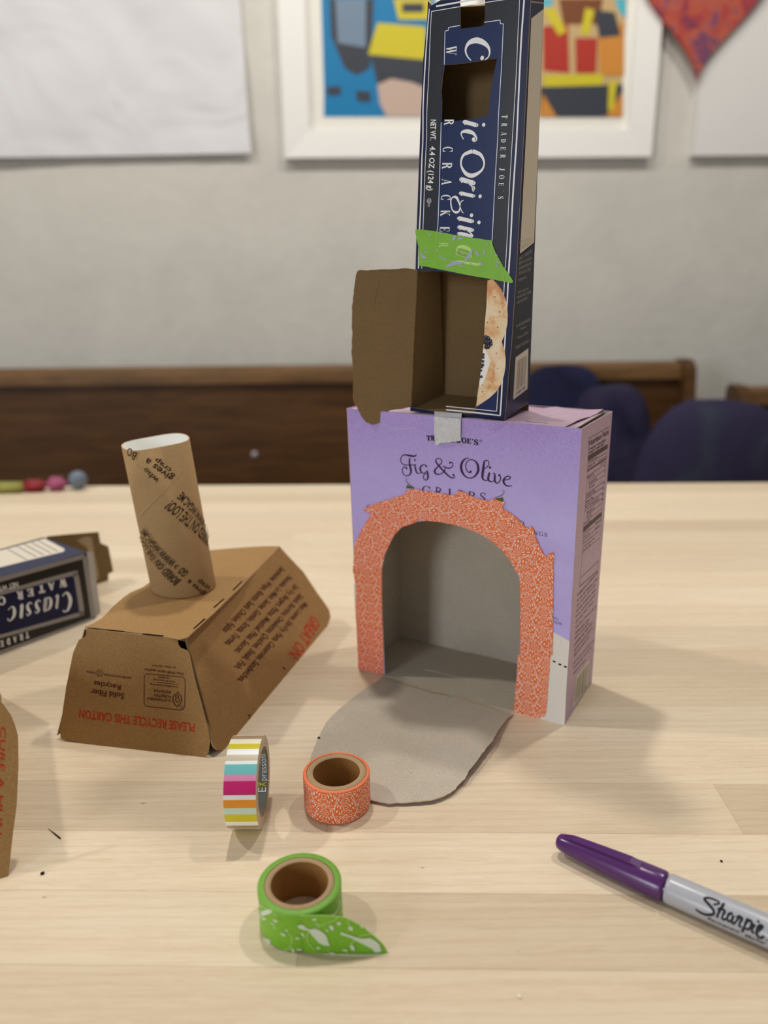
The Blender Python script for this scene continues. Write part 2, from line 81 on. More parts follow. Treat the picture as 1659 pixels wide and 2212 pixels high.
'cf_lines':[[[-51.71,221.76,0.619],[-52.71,212.61,0.678],[-54.22,194.29,0.744],[-55.35,175.4,0.759],[-55.47,157.64,0.717],[-56.17,145.15,0.782],[-56.86,122.24,0.8],[-57.59,108.68,0.811],[-58.25,87.09,0.71]],[[-50.42,220.34,0.361],[-51.31,204.6,0.367],[-51.82,191.16,0.372],[-52.92,172.72,0.379],[-53.14,157.43,0.385],[-53.99,142.47,0.391],[-54.72,122.12,0.399],[-55.3,108.59,0.404],[-56.0,87.06,0.413]],[[-47.66,222.32,0.819],[-33.21,222.02,0.8],[-18.97,221.5,0.683]],[[-50.54,220.36,0.361],[-33.17,219.9,0.35],[-18.91,219.42,0.342],[0.49,218.62,0.331]],[[3.02,219.12,0.846],[2.14,200.05,0.864],[1.83,182.55,0.879],[1.47,152.44,0.856],[0.95,138.32,0.868],[0.33,119.16,0.886],[-0.03,99.45,0.903],[-0.49,86.14,0.916],[-0.54,83.63,0.826],[-0.76,71.51,0.804],[-0.99,63.83,0.778],[-1.43,45.07,0.793],[-1.57,42.11,0.795],[-2.28,22.76,0.811],[-2.46,12.91,0.853],[-2.88,2.64,0.862]],[[0.5,219.54,0.283],[0.15,200.34,0.337],[-0.03,182.78,0.343],[-0.98,152.66,0.354],[-1.34,140.86,0.358],[-1.9,119.28,0.366],[-2.1,102.01,0.372],[-2.65,86.17,0.378],[-2.82,86.37,0.413],[-3.02,73.04,0.419],[-3.56,54.46,0.394],[-4.73,17.38,0.409],[-5.24,4.87,0.415]],[[-2.74,2.65,0.69],[-18.77,3.18,0.92],[-38.71,3.44,0.73]],[[-5.11,5.01,0.415],[-18.45,5.31,0.423],[-38.74,5.62,0.437]],[[-42.06,209.75,0.359],[-42.32,193.57,0.365]],[[-43.93,164.93,0.376],[-44.08,156.6,0.379],[-44.72,131.74,0.389],[-45.44,111.32,0.397],[-46.01,106.14,0.399],[-46.46,86.9,0.407]],[[-8.13,208.0,0.339],[-8.5,188.32,0.346],[-9.36,165.72,0.354],[-9.5,153.44,0.359],[-10.26,134.35,0.366],[-10.89,109.84,0.375],[-11.28,94.72,0.381],[-11.41,80.73,0.292],[-11.55,79.51,0.292]],[[-11.38,79.57,0.292],[-13.0,79.64,0.293]],[[-41.89,209.81,0.359],[-40.17,209.78,0.358]],[[-40.06,209.67,0.358],[-39.96,211.15,0.358]],[[-40.13,211.13,0.358],[-33.01,211.08,0.353]],[[-18.92,210.35,0.345],[-9.95,210.01,0.34]],[[-10.06,210.12,0.34],[-9.84,208.35,0.34]],[[-10.0,208.37,0.34],[-7.97,207.93,0.339]]],
'C':[[-26.2,193.45,0.406],[-28.2,195.45,0.559],[-29.49,198.12,0.813],[-29.04,200.54,1.216],[-26.96,202.27,1.915],[-23.09,202.56,2.302],[-19.2,200.93,1.991],[-16.41,198.54,1.291],[-15.46,195.95,0.795],[-16.16,193.81,0.548],[-18.15,192.65,0.451]],
'Cball':[-19.72,193.76,1.104],
'orig':[['i',-30.12,164.97,-30.36,161.05,-21.44,164.08],['c',-31.08,160.68,-31.44,154.77,-21.55,159.75],['r',-31.59,135.6,-32.02,128.43,-22.41,134.96],['i',-31.75,128.41,-31.97,124.82,-22.47,127.84],['o',-29.28,122.76,-29.64,116.48,-22.8,122.4],['i',-32.59,115.26,-32.83,111.29,-22.91,114.8],['n',-32.38,110.15,-32.85,102.29,-22.79,109.74],['a',-32.74,99.96,-33.16,92.94,-23.14,99.66],['l',-33.2,91.63,-33.42,87.95,-18.5,91.3]],
'O':[[-24.3,148.55,1.796],[-19.38,146.36,1.469],[-17.1,142.09,0.84],[-18.6,138.34,1.056],[-23.71,136.08,1.815],[-28.11,137.47,1.611],[-31.19,142.21,0.86],[-29.76,146.98,1.281],[-24.3,148.55,1.796]],
'gloop':[[-29.15,116.71,0.329],[-30.25,117.78,0.439],[-31.61,120.88,0.439],[-32.25,122.93,0.877],[-33.78,125.28,1.207],[-35.88,125.55,0.66],[-37.23,123.97,0.608],[-37.01,121.17,0.664],[-36.07,118.58,0.61],[-33.82,117.35,1.106],[-31.86,118.11,0.771],[-31.32,120.86,0.439],[-30.76,122.84,0.438],[-29.29,123.51,0.436]],
'odots':[[-17.93,161.24,0.981],[-19.1,125.01,1.017],[-19.43,111.32,1.031],[-23.75,154.5,1.102],[-23.27,129.47,1.074],[-24.1,115.31,1.035]],
'water':[['W',-40.99,202.31,-41.28,198.14,-34.81,201.44],['R',-41.81,166.5,-42.03,163.39,-35.93,165.9],['C',-42.59,152.31,-42.77,149.77,-36.29,151.76],['R',-42.86,144.35,-43.1,140.9,-36.64,143.87],['A',-43.12,135.66,-43.33,132.66,-36.93,135.23],['C',-43.51,127.12,-43.69,124.59,-37.34,126.75],['K',-43.67,118.97,-43.88,115.9,-37.58,118.66],['E',-44.07,110.12,-44.25,107.38,-37.75,109.86],['R',-44.35,101.37,-44.52,98.75,-38.06,101.17]],
'tjcf':[['T',-7.47,164.97,-7.55,163.22,-4.09,164.61],['R',-7.55,160.91,-7.61,159.38,-4.26,160.58],['A',-7.62,156.63,-7.69,154.96,-4.38,156.32],['D',-7.5,153.16,-7.57,151.47,-4.63,152.89],['E',-7.64,149.31,-7.71,147.62,-4.49,149.04],['R',-7.84,145.55,-7.92,143.75,-4.58,145.28],['J',-7.89,138.75,-7.94,137.55,-4.77,138.51],['O',-7.99,135.06,-8.06,133.33,-4.86,134.84],['E',-8.08,131.31,-8.15,129.76,-4.95,131.1],["'",-5.81,127.14,-5.84,126.56,-5.03,127.09],['S',-8.3,124.42,-8.36,122.96,-5.15,124.24]],
'netwt':[['NET WT.',-50.47,167.04,-50.7,156.47,-46.87,166.68],['4.4 OZ (124 g)',-50.8,153.42,-52.39,130.2,-47.16,152.95]],
'udots':[[-51.24,124.4,1.243],[-51.41,122.05,0.566]],
'utext':[['U',-51.99,124.96,-52.04,123.93,-50.5,124.87]],
'crack1':[[-13.35,79.83],[-9.92,80.26],[-7.1,77.64],[-4.25,74.27],[-2.06,69.98],[-0.7,65.37],[-0.19,60.75],[-0.19,56.09],[-0.91,52.32],[-2.14,48.52],[-3.42,45.64],[-6.7,44.91],[-14.46,45.32],[-14.98,63.71]],
'crack2':[[-14.78,56.63],[-13.01,56.18],[-11.22,54.95],[-8.33,52.16],[-5.08,48.45],[-3.25,45.65],[-1.71,41.25],[-1.94,42.73],[-1.14,39.9],[-0.54,35.77],[-0.5,31.6],[-1.19,26.72],[-2.76,21.43],[-5.77,16.66],[-9.94,12.75],[-14.54,9.43],[-18.49,6.89],[-20.0,8.38],[-18.67,28.48]],
'cream':[[-15.43,41.65],[-13.63,41.07],[-12.52,39.49],[-11.03,36.96],[-10.24,34.41],[-10.85,31.13],[-11.83,28.15],[-12.81,24.82],[-14.15,21.45],[-15.88,18.7],[-17.06,21.95],[-17.04,35.1]],
'berry':[[-13.47,47.91,1.344],[-12.04,47.31,1.476],[-10.59,45.75,1.508],[-10.19,44.17,1.342],[-12.33,45.06,2.018],[-11.91,42.83,1.684],[-12.96,42.48,1.35],[-13.75,45.34,1.516],[-14.61,37.96,0.884],[-14.74,36.33,0.953],[-14.79,34.06,0.955],[-14.87,31.93,1.026],[-15.3,30.61,0.754],[-15.79,28.62,0.756],[-15.4,25.02,0.827],[-16.04,24.65,0.69]],
'crackholes':[[-8.41,70.74,0.489],[-5.21,62.49,0.588],[-12.66,56.44,0.499],[-6.13,53.85,0.495],[-12.25,77.67,0.261],[-6.34,39.07,0.469],[-5.45,30.24,0.405],[-8.26,21.94,0.478],[-14.54,16.12,0.555],[-15.01,20.08,0.415]],
'gtape':[[-60.33,108.0],[-60.01,109.04],[-57.65,109.21],[-45.4,107.42],[-34.34,105.19],[-22.93,103.24],[-10.91,101.31],[-10.54,98.77],[-8.7,95.16],[-5.66,90.26],[-3.24,86.64],[-4.73,87.9],[-2.64,86.06],[-0.18,83.02],[1.21,81.5],[2.47,79.38],[2.33,78.63],[1.0,78.34],[-11.3,80.58],[-28.91,83.55],[-40.95,85.91],[-58.12,88.96],[-57.81,89.47],[-57.82,98.6],[-59.24,103.98]],
'gt_birds':[[[-37.8,91.73],[-34.1,90.86],[-30.44,90.26],[-28.01,89.95],[-27.16,92.53],[-23.95,96.08],[-22.5,97.59],[-23.02,94.51],[-25.64,91.46],[-28.61,89.43],[-31.63,88.97],[-36.51,88.0],[-40.2,86.79],[-38.99,88.58],[-35.32,90.36]],[[-57.18,96.98],[-55.7,95.34],[-52.83,93.39],[-52.82,92.48],[-54.74,92.53],[-56.34,94.01]],[[-34.94,104.69],[-33.13,105.15],[-33.69,102.58],[-35.5,101.71],[-35.83,103.17]],[[-31.9,103.81],[-28.89,103.45],[-28.87,102.68],[-31.88,102.62]]],
'gt_leaves':[[[-51.0,106.33,0.23],[-50.37,105.72,1.263],[-49.74,105.12,0.23]],[[-44.15,106.59,0.227],[-43.22,106.35,0.794],[-42.3,106.11,0.227]],[[-20.99,96.26,0.221],[-19.91,94.69,1.656],[-18.84,93.12,0.221]],[[-16.0,96.63,0.219],[-15.67,95.22,1.315],[-15.33,93.8,0.219]],[[-18.47,90.27,0.221],[-17.4,89.08,1.326],[-16.34,87.9,0.221]],[[-9.82,94.17,0.217],[-8.51,93.63,0.759],[-7.19,93.09,0.216]],[[-54.13,99.3,0.232],[-53.8,98.36,0.93],[-53.48,97.41,0.233]],[[-53.48,96.88,0.233],[-53.03,96.34,1.047],[-52.59,95.79,0.233]],[[-41.51,92.34,0.229],[-40.43,92.1,1.259],[-39.34,91.87,0.229]],[[-46.24,97.21,0.23],[-45.3,96.98,0.804],[-44.36,96.74,0.229]],[[-12.91,100.36,0.217],[-13.74,99.12,0.544],[-14.57,97.87,0.218]],[[-7.96,90.05,0.217],[-6.79,89.64,0.868],[-5.63,89.24,0.217]],[[-6.75,88.49,0.217],[-7.3,87.74,0.979],[-7.85,86.98,0.218]],[[-44.02,93.98,0.23],[-43.39,93.39,0.689],[-42.76,92.79,0.23]],[[-31.62,88.44,0.226],[-30.1,88.28,0.791],[-28.58,88.12,0.225]],[[-24.41,89.87,0.223],[-23.49,89.07,0.67],[-22.57,88.27,0.223]]],
'gt_lines':[[[-45.9,107.7,0.341],[-46.33,86.9,0.348]],[[-11.2,101.32,0.324],[-11.28,94.72,0.326],[-11.32,81.03,0.259]],[[-3.0,86.67,0.318],[-3.01,79.28,0.32]],[[-55.3,108.59,0.346],[-56.01,88.89,0.353]],[[-56.78,91.07,0.235],[-52.82,90.88,0.234],[-48.39,91.43,0.232]]],
'cs_panel':[[3.33,91.12],[26.93,99.52],[30.48,82.17],[34.51185840707965,49.28],[35.73,32.62],[37.77491150442478,14.98],[5.54,10.69],[2.78,45.18]],
'cs_white':[[7.14,94.16],[5.62,134.53],[4.55,161.85],[2.05,208.82],[18.546681415929207,217.1],[23.029336283185845,169.98],[25.047101769911507,148.77],[28.44,100.75]],
'cs_text':[['INGREDIENTS: UNBLEACHED',5.47,99.49,25.36,102.69,5.27,100.61],['UNSULFURED DATES, MOLASSES',5.86,95.94,25.37,100.39,5.51,97.86],['SALT, OLIVE OIL',6.84,90.57,26.36,95.49,6.51,92.37],['BEEF FAT, SOY, EGGS OR',7.3,88.02,26.02,91.29,7.0,89.67],['LEAVENING, WATER, YEAST',7.51,85.45,27.51,88.5,7.21,87.11],['1% OR LESS OF: SALT, SUGAR',7.86,82.56,25.67,85.2,7.53,84.38],['CONTAINS: WHEAT.',7.23,78.9,20.14,80.82,6.95,80.43],['MADE IN A FACILITY THAT',7.79,72.44,25.04,74.47,7.56,73.68],['PROCESSES MILK, SOY, SESAME',7.76,69.66,29.35,72.48,7.51,71.06],['SEEDS, AND MUSTARD.',7.94,66.71,23.79,69.09,7.69,68.11],['Dist. & Sold Exclusively By',9.2,53.29,30.5,56.37,8.86,55.21],["Trader Joe's,",15.78,51.31,25.62,52.52,15.48,52.93],['Monrovia, CA 91016',12.44,46.52,29.19,48.69,12.15,48.15],['PRODUCT OF CANADA',10.28,40.71,31.43,43.55,9.96,42.51]],
'cs_tag':[[10.93,36.0],[31.23,39.77],[34.46,14.45],[11.32,10.68]],
'cs_bars':[[[15.36,33.8,0.505],[15.8,16.07,0.517]],[[16.86,34.01,0.282],[17.34,16.3,0.288]],[[18.37,34.22,0.566],[18.89,16.54,0.579]],[[19.89,34.43,0.227],[20.44,16.77,0.232]],[[21.41,34.64,0.399],[22.01,17.01,0.408]],[[22.95,34.86,0.63],[23.58,17.24,0.644]],[[24.49,35.07,0.287],[25.16,17.48,0.294]],[[26.04,35.29,0.231],[26.74,17.72,0.236]],[[27.6,35.5,0.463],[28.34,17.96,0.474]],[[29.16,35.72,0.174],[29.94,18.2,0.179]]],
'cs_digits':[['0 0024 7683',15.74,12.87,30.92,15.23,15.55,14.92]],
'k_front':[[-32.97,70.91],[-20.1,70.78],[-7.12,70.46],[4.55,70.27],[18.42,69.83],[27.04,68.56],[27.45,66.14],[29.1,64.13],[32.88,63.04],[34.65,60.84],[38.47,46.2],[43.46,30.61],[47.18,19.2],[49.27,9.77],[48.56,3.26],[46.61,0.37],[44.16,-0.65],[24.98,-0.66],[1.75,-0.63],[-27.94,0.1],[-45.5,1.06],[-48.33,2.1],[-49.28,6.25],[-48.52,10.78],[-45.61,33.28],[-41.28,55.76],[-37.48,63.76],[-34.04,65.67],[-32.66,67.97]],
'k_right':[[-81.28,71.4],[-74.29,69.17],[-43.35,70.1],[4.81,72.12],[74.37,77.9],[79.03,69.11],[91.32,48.35],[97.47,26.11],[101.43,14.72],[102.93,7.84],[100.01,2.95],[89.19,-0.01],[29.34,-0.38],[-38.8,0.02],[-87.31,-0.36],[-91.87,0.88],[-95.9,3.8],[-97.23,7.16],[-96.83,9.99],[-87.33,31.35],[-79.81,51.93],[-78.51,61.4],[-75.94,67.27]],
'k_top':[[-2.05,0.95],[12.13,1.6],[25.88,1.68],[39.28,1.97],[52.49,2.25],[63.44,1.0],[66.7,4.57],[65.3,35.38],[61.83,87.46],[57.38,125.9],[53.48,168.96],[41.73,165.93],[30.22,160.76],[16.61,153.76],[4.22,146.24],[0.32,121.64],[-2.4,96.0],[-4.06,77.69],[-3.6,65.9],[-6.44,55.32],[-6.0,47.5],[-4.02,32.78],[-1.36,23.3],[0.65,14.03],[-0.16,6.22]],
'k_slits':[[[13.27,0.36,1.194],[25.97,1.19,1.347]],[[38.52,1.26,1.328],[52.1,1.9,1.473]],[[64.67,15.64,1.007],[64.05,30.35,1.225]],[[61.22,47.13,1.285],[60.72,62.01,1.146]],[[59.78,76.98,1.192],[58.35,93.37,1.244]]],
'k_front_text':[['Solid Fiber',-6.42,33.64,-28.7,34.35,-6.7,29.96],['Recycles',-8.92,38.46,-26.73,39.5,-9.09,35.14],['INTERNATIONAL',-2.32,43.96,-20.9,44.55,-2.29,42.69],['PAPER',-25.97,44.93,-32.15,45.45,-26.07,43.75],['SUSTAINABLE',23.84,32.8,8.51,32.7,23.77,31.07],['FORESTRY',23.78,35.25,12.57,35.26,23.7,33.53],['INITIATIVE',23.7,37.94,12.5,37.9,23.63,36.21],['Certified Sourcing',27.99,41.01,10.13,41.14,27.9,39.86],['www.sfiprogram.org',26.27,43.88,12.33,44.09,26.24,42.91],['SFI-00006',22.38,45.83,15.04,45.93,22.41,44.97],['This SFI® label applies',31.99,49.51,6.32,49.89,31.91,48.08],['to this carton',26.76,52.48,11.18,52.6,26.67,51.33]],
'k_front_red':[['PLEASE RECYCLE THIS CARTON',39.49,19.72,-36.18,20.93,39.29,14.28]],
'k_front_marks':[[[7.33,46.81,0.417],[30.86,46.85,0.411],[32.22,45.83,0.411],[32.64,43.59,0.411],[32.69,29.34,0.411],[32.01,27.56,0.412],[30.21,26.93,0.412],[8.16,27.13,0.418],[6.77,28.33,0.418],[6.58,30.91,0.418],[6.21,44.7,0.417],[7.33,46.81,0.417]],[[14.53,42.22,0.297],[27.84,42.14,0.294]],[[27.86,28.59,0.531],[25.34,31.51,0.649],[25.26,34.36,0.59],[26.61,36.2,0.472],[28.11,37.02,0.53],[28.07,38.16,0.648]],[[27.86,28.59,0.531],[30.37,31.98,0.588],[30.47,34.84,0.588],[29.22,36.32,0.471],[28.11,37.02,0.412]],[[27.97,31.18,0.413],[26.52,33.05,0.531],[27.46,33.99,0.413],[26.64,35.06,0.531],[28.76,35.25,0.53],[28.19,33.94,0.412],[29.3,33.3,0.471],[27.97,31.18,0.413]]],
'k_front_rings':[[-23.24,44.58,2.003],[30.7,28.86,0.942]],
'k_right_text':[['Sandwiches, Wraps, Risotto, Sushi, Chicken, Fajitas',63.39,64.32,-39.05,57.82,66.19,59.29],['Pancakes, Lo Mein, Sautes, Gumbo, Strata, Tortes,',68.26,55.16,-43.35,49.86,71.11,50.03],['Stir Fry, Burgers, Pizzas, Meatloaf, Pitas, Sauces,',70.61,46.23,-37.55,41.3,73.49,41.02],['Salads, Burritos, Omelettes, Quiches, Steak, Fish,',71.14,37.65,-45.62,33.4,74.03,32.37],['Meat, Loaves, Stir-Fry, Pasta, Casseroles, Sandwiches,',71.8,29.83,-48.54,25.44,74.71,24.49]],
'k_right_red':[['GREAT ON:',74.48,16.92,17.99,10.06,80.94,5.68]],
'k_marks':[[[4.16,6.73,0.597],[5.46,4.79,1.798],[6.33,3.08,0.3]],[[-55.11,3.05,0.747],[-53.56,1.44,1.051],[-56.02,0.27,0.746]]],
'k2':[[0.0,0.0],[4.54,18.81],[7.82,31.05],[11.23,50.15],[12.8,63.26],[12.25,68.38],[11.13,73.87],[8.93,78.95],[7.26,81.85],[0.07,88.98],[-21.8,102.95],[-39.1,5.21]],
'k2_text':[['CURE A HUN',5.9,69.99,-2.6,21.0,8.35,68.46]],
'lf_band':[[[-82.64,58.37,3.564],[-71.75,58.21,3.642],[-2.54,56.48,3.832]],[[-2.54,56.48,3.704],[-1.94,29.23,4.05],[-1.54,0.66,4.415]],[[-2.14,0.21,4.011],[-80.73,1.28,3.59],[-94.5,1.64,3.495]]],
'lf_panel':[[-87.01,47.9],[-73.42,47.65],[-16.43,45.5],[-12.89,43.11],[-11.68,40.17],[-11.16,12.12],[-12.35,9.27],[-15.11,8.44],[-78.73,13.97],[-92.3,15.23]],
'lf_line':[[-87.01,47.9,3.018],[-73.42,47.65,3.1],[-16.47,45.2,3.645],[-12.89,43.11,3.801],[-11.72,39.86,4.201],[-11.16,12.12,4.301],[-12.66,9.38,3.908],[-15.71,8.85,3.565],[-78.69,14.2,2.873],[-92.25,15.51,2.795]],
'lf_text':[['Classic',-17.56,30.58,-70.15,34.54,-17.68,19.99]],
'lf_water':[['W',-20.83,42.61,-26.68,43.62,-20.9,35.84],['A',-30.93,43.37,-35.76,44.07,-31.02,36.69],['T',-39.18,43.59,-43.91,44.28,-39.3,36.98],['E',-48.17,43.79,-52.78,44.48,-48.31,37.26],['R',-56.63,44.19,-61.14,44.86,-56.79,37.73],['C',-70.58,44.42,-74.93,45.08,-70.78,38.08]],
'lf_net':[['NET WT. 4.4',-59.12,52.44,-80.65,53.92,-59.08,48.21]],
'lf_tj':[['T',-57.01,9.96,-59.56,10.32,-57.21,4.7],['R',-61.72,10.04,-64.24,10.4,-61.93,4.8],['A',-66.67,10.1,-69.16,10.46,-66.89,4.9],['D',-71.83,10.27,-74.28,10.63,-72.06,5.11],['E',-76.92,10.44,-79.34,10.79,-77.16,5.31]],
'lt_label':[[-57.56,64.29],[-40.24,62.91],[-1.54,62.29],[-6.23,22.27],[-10.23,17.11],[-59.77,23.78],[-73.29,25.06]],
'lt_lines':[[[-8.05,61.33,1.4],[-13.11,21.07,1.306]],[[-13.95,61.31,1.388],[-18.74,21.31,1.296]],[[-20.15,61.8,1.376],[-24.65,22.03,1.285]],[[-26.26,62.28,1.365],[-30.48,22.75,1.275]],[[-34.78,61.53,1.347],[-38.61,22.43,1.259]]],
'lk_flap':[[-0.76,58.74],[16.77,55.8],[48.44,49.71],[49.04,38.8],[56.59,33.04],[58.6,7.42],[53.13,6.55],[52.41,0.4],[36.96,0.4],[8.71,0.4],[-5.1,0.93]],
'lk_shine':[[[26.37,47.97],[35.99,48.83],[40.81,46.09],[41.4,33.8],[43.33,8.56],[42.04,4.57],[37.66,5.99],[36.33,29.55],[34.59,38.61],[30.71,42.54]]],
'tube':[[-0.13924,0.49543,0.068],[-0.14808,0.49295,0.17062],0.02194],
'tube_axes':[[-0.08574,-0.0241,0.99603],[0.30391,-0.9527,0.00311],[0.94884,0.30296,0.08901]],
'tube_text':[['BORED ON THE LOO?',-1.09,13.62,-23.9,45.86,-5.84,10.26],['GO  > WWW.WGAC.ME',4.84,18.12,-19.37,51.06,0.65,15.04],['BORED ON THE LOO?',29.29,33.59,3.01,68.64,23.25,29.06],['GO  > WWW.WGAC.ME',33.44,36.55,10.32,72.23,28.71,33.48],['BO',-12.13,101.14,-17.53,105.48,-15.92,96.43]],
'tube_logo':[['who',-1.96,82.97,-8.67,91.99,-5.68,80.2],['gives a',7.07,83.06,-6.4,98.03,2.82,79.24],['crap',6.37,88.09,-1.13,97.23,3.24,85.53],['gives a',13.53,-0.58,4.23,13.18,10.02,-2.95],['crap',18.28,2.01,10.45,11.09,15.1,-0.73]],
'tube_seam':[[13.96,85.13],[3.36,77.81],[-8.86,69.02],[-22.59,58.27]],
'marker':[[0.08254,0.31319,0.0066],[0.80495,-0.59334,0.0],[-0.59334,-0.80495,0.0],0.0066],
'sharpie':[[[66.92,1.06,0.508],[68.75,0.54,0.762],[70.82,0.52,0.847],[72.76,1.28,0.889],[74.03,2.24,0.931],[74.24,3.19,0.931],[73.3,4.23,0.889],[71.5,5.32,0.847],[69.95,6.12,0.804],[69.49,6.68,0.804],[70.09,7.5,0.804],[71.8,8.04,0.762],[73.83,8.1,0.72],[75.13,7.79,0.677],[75.09,7.18,0.635],[74.27,6.46,0.593],[73.27,6.0,0.55]],[[77.0,8.39,0.889],[76.58,6.12,0.889],[76.14,4.66,0.889],[75.68,1.47,0.847]],[[75.16,4.95,0.55],[76.16,5.4,0.677],[77.32,5.6,0.762],[78.14,5.14,0.762],[77.76,3.73,0.804],[77.63,2.41,0.804],[78.33,1.87,0.804],[79.36,2.79,0.762]],[[81.19,5.68,0.804],[80.03,5.15,0.804],[79.56,3.71,0.804],[79.84,2.37,0.804],[80.66,2.22,0.804],[81.39,3.51,0.804],[81.6,5.04,0.804],[81.52,3.36,0.762],[81.66,2.16,0.804],[82.37,2.06,0.804],[82.91,3.06,0.762],[83.51,4.66,0.72],[83.82,6.25,0.762]],[[82.59,5.23,0.635],[83.39,5.18,0.72],[84.29,5.52,0.804],[84.93,5.3,0.804],[84.5,3.27,0.804],[84.52,2.13,0.804],[85.4,2.12,0.762]],[[87.02,6.36,0.847],[86.58,4.02,0.847],[85.92,-0.08,0.847]],[[86.36,3.71,0.762],[86.93,5.08,0.804],[88.0,5.88,0.804],[88.74,5.19,0.804],[88.62,3.53,0.847],[87.73,2.17,0.847],[86.64,2.29,0.762]],[[89.89,5.21,0.804],[89.35,3.25,0.847],[89.48,2.06,0.847],[90.38,1.85,0.804]],[[91.3,2.62,0.762],[92.41,4.65,0.804],[92.71,5.69,0.804],[91.8,5.67,0.804],[91.11,4.05,0.847],[91.21,2.04,0.889],[92.15,0.96,0.847],[93.34,1.25,0.847],[94.0,2.45,0.72]]],
'sharpiedots':[[90.87,6.8,0.55],[95.24,1.23,0.423]],
'permanent':[['Permanent',72.23,-1.57,84.86,-1.36,72.52,0.04],['Marker',87.23,-1.74,95.17,-1.31,87.5,0.02]],
'markerpts':[[1.96,3.19],[50.94,0.08],[53.99,-0.02],[24.99,1.81]],
'tail':[[-35.27,19.51],[-30.32,19.32],[-24.53,19.11],[-20.41,18.39],[-16.69,17.79],[-13.42,15.44],[-9.72,12.97],[-7.27,10.0],[-4.79,7.81],[-2.31,5.08],[-0.65,2.64],[0.37,-0.06],[-10.85,-1.5],[-19.31,-1.71],[-34.45,-0.58]],
'tail_line':[[-0.03906,0.25557,0.0],[-0.00098,0.25641,0.0]],
'tail_birds':[[[-36.94,14.5],[-35.45,15.23],[-34.23,14.66],[-33.46,13.34],[-31.83,12.49],[-29.73,12.94],[-27.69,11.82],[-26.07,10.45],[-25.08,8.84],[-24.53,6.46],[-23.77,4.05],[-26.28,4.25],[-28.33,5.55],[-29.92,7.71],[-31.5,10.13],[-32.68,12.0],[-35.15,12.62],[-36.57,13.45]],[[-19.39,10.46],[-18.54,10.69],[-15.65,9.27],[-12.75,8.11],[-11.51,7.54],[-9.41,7.46],[-6.89,7.63],[-4.81,6.23],[-3.16,4.59],[-2.36,1.11],[-4.9,0.78],[-6.14,2.31],[-8.64,4.0],[-11.13,5.42],[-12.79,6.54],[-15.68,8.22],[-19.2,9.51]]],
'tail_leaves':[[[-30.8,17.38,0.139],[-29.76,17.6,1.294],[-28.72,17.82,0.139]],[[-20.72,14.94,0.139],[-19.77,15.16,1.764],[-18.83,15.39,0.139]],[[-23.43,14.52,0.139],[-22.85,13.07,1.676],[-22.27,11.61,0.14]],[[-15.54,13.71,0.14],[-14.95,12.51,1.865],[-14.35,11.32,0.14]],[[-35.63,11.07,0.14],[-34.95,10.0,0.934],[-34.26,8.93,0.14]],[[-38.27,8.03,0.14],[-37.22,8.12,1.029],[-36.17,8.21,0.14]],[[-15.14,4.78,0.141],[-14.44,3.16,1.7],[-13.74,1.54,0.142]],[[-18.78,2.0,0.142],[-17.63,1.96,1.04],[-16.47,1.92,0.142]],[[-29.68,2.95,0.141],[-28.74,2.92,1.226],[-27.8,2.88,0.141]],[[-23.88,0.45,0.142],[-22.93,0.41,0.947],[-21.99,0.37,0.142]],[[-43.98,10.6,0.14],[-42.97,10.04,0.84],[-41.96,9.48,0.14]],[[-46.52,17.71,0.138],[-45.83,17.16,1.108],[-45.13,16.62,0.139]],[[-29.64,15.27,0.139],[-28.72,14.98,0.557],[-27.79,14.68,0.139]],[[-10.96,13.8,0.14],[-10.34,13.25,0.932],[-9.73,12.71,0.14]],[[-25.16,12.5,0.14],[-24.77,11.71,0.839],[-24.38,10.91,0.14]]],
'tail_stems':[[[-20.2,18.28,0.37],[-22.12,16.54,0.371],[-25.91,15.13,0.371],[-29.1,13.17,0.372]],[[-32.71,11.22,0.373],[-33.27,7.58,0.375],[-32.15,4.37,0.376],[-29.94,1.64,0.378]],[[-6.86,9.2,0.375],[-9.8,9.05,0.375],[-12.77,7.33,0.376],[-14.93,4.77,0.377]],[[-16.06,17.87,0.37],[-15.91,15.8,0.371],[-15.54,13.71,0.372]],[[-34.83,10.26,0.373],[-34.48,8.67,0.374],[-34.72,7.9,0.375]],[[-24.66,2.5,0.378],[-24.28,1.15,0.378],[-23.88,0.34,0.379]],[[-16.67,2.19,0.378],[-16.54,-1.01,0.38],[-16.77,-1.64,0.38]]],
'striped':[-0.07199,0.34022,-0.00222,0.02278,0.01589],
'green':[-0.03871,0.27379,0.01822,0.0194],
'orange':[-0.027,0.35172,0.01775,0.01974],
'green_axes':[[0.13999,-0.99015,0.0],[0.99015,0.13999,0.0]],
'green_birds':[[[-27.41,10.14],[-21.9,12.38],[-16.92,17.36],[-13.61,19.79],[-12.7,18.71],[-15.73,15.68],[-20.41,11.49],[-16.66,12.6],[-18.73,10.58],[-24.25,7.92],[-27.39,6.98]],[[-22.98,-1.21],[-18.51,1.24],[-15.54,2.58],[-15.08,0.47],[-17.15,-0.43],[-20.1,-1.13]],[[-24.86,16.71],[-23.12,16.64],[-21.42,15.43],[-23.23,13.9],[-25.52,13.99]]],
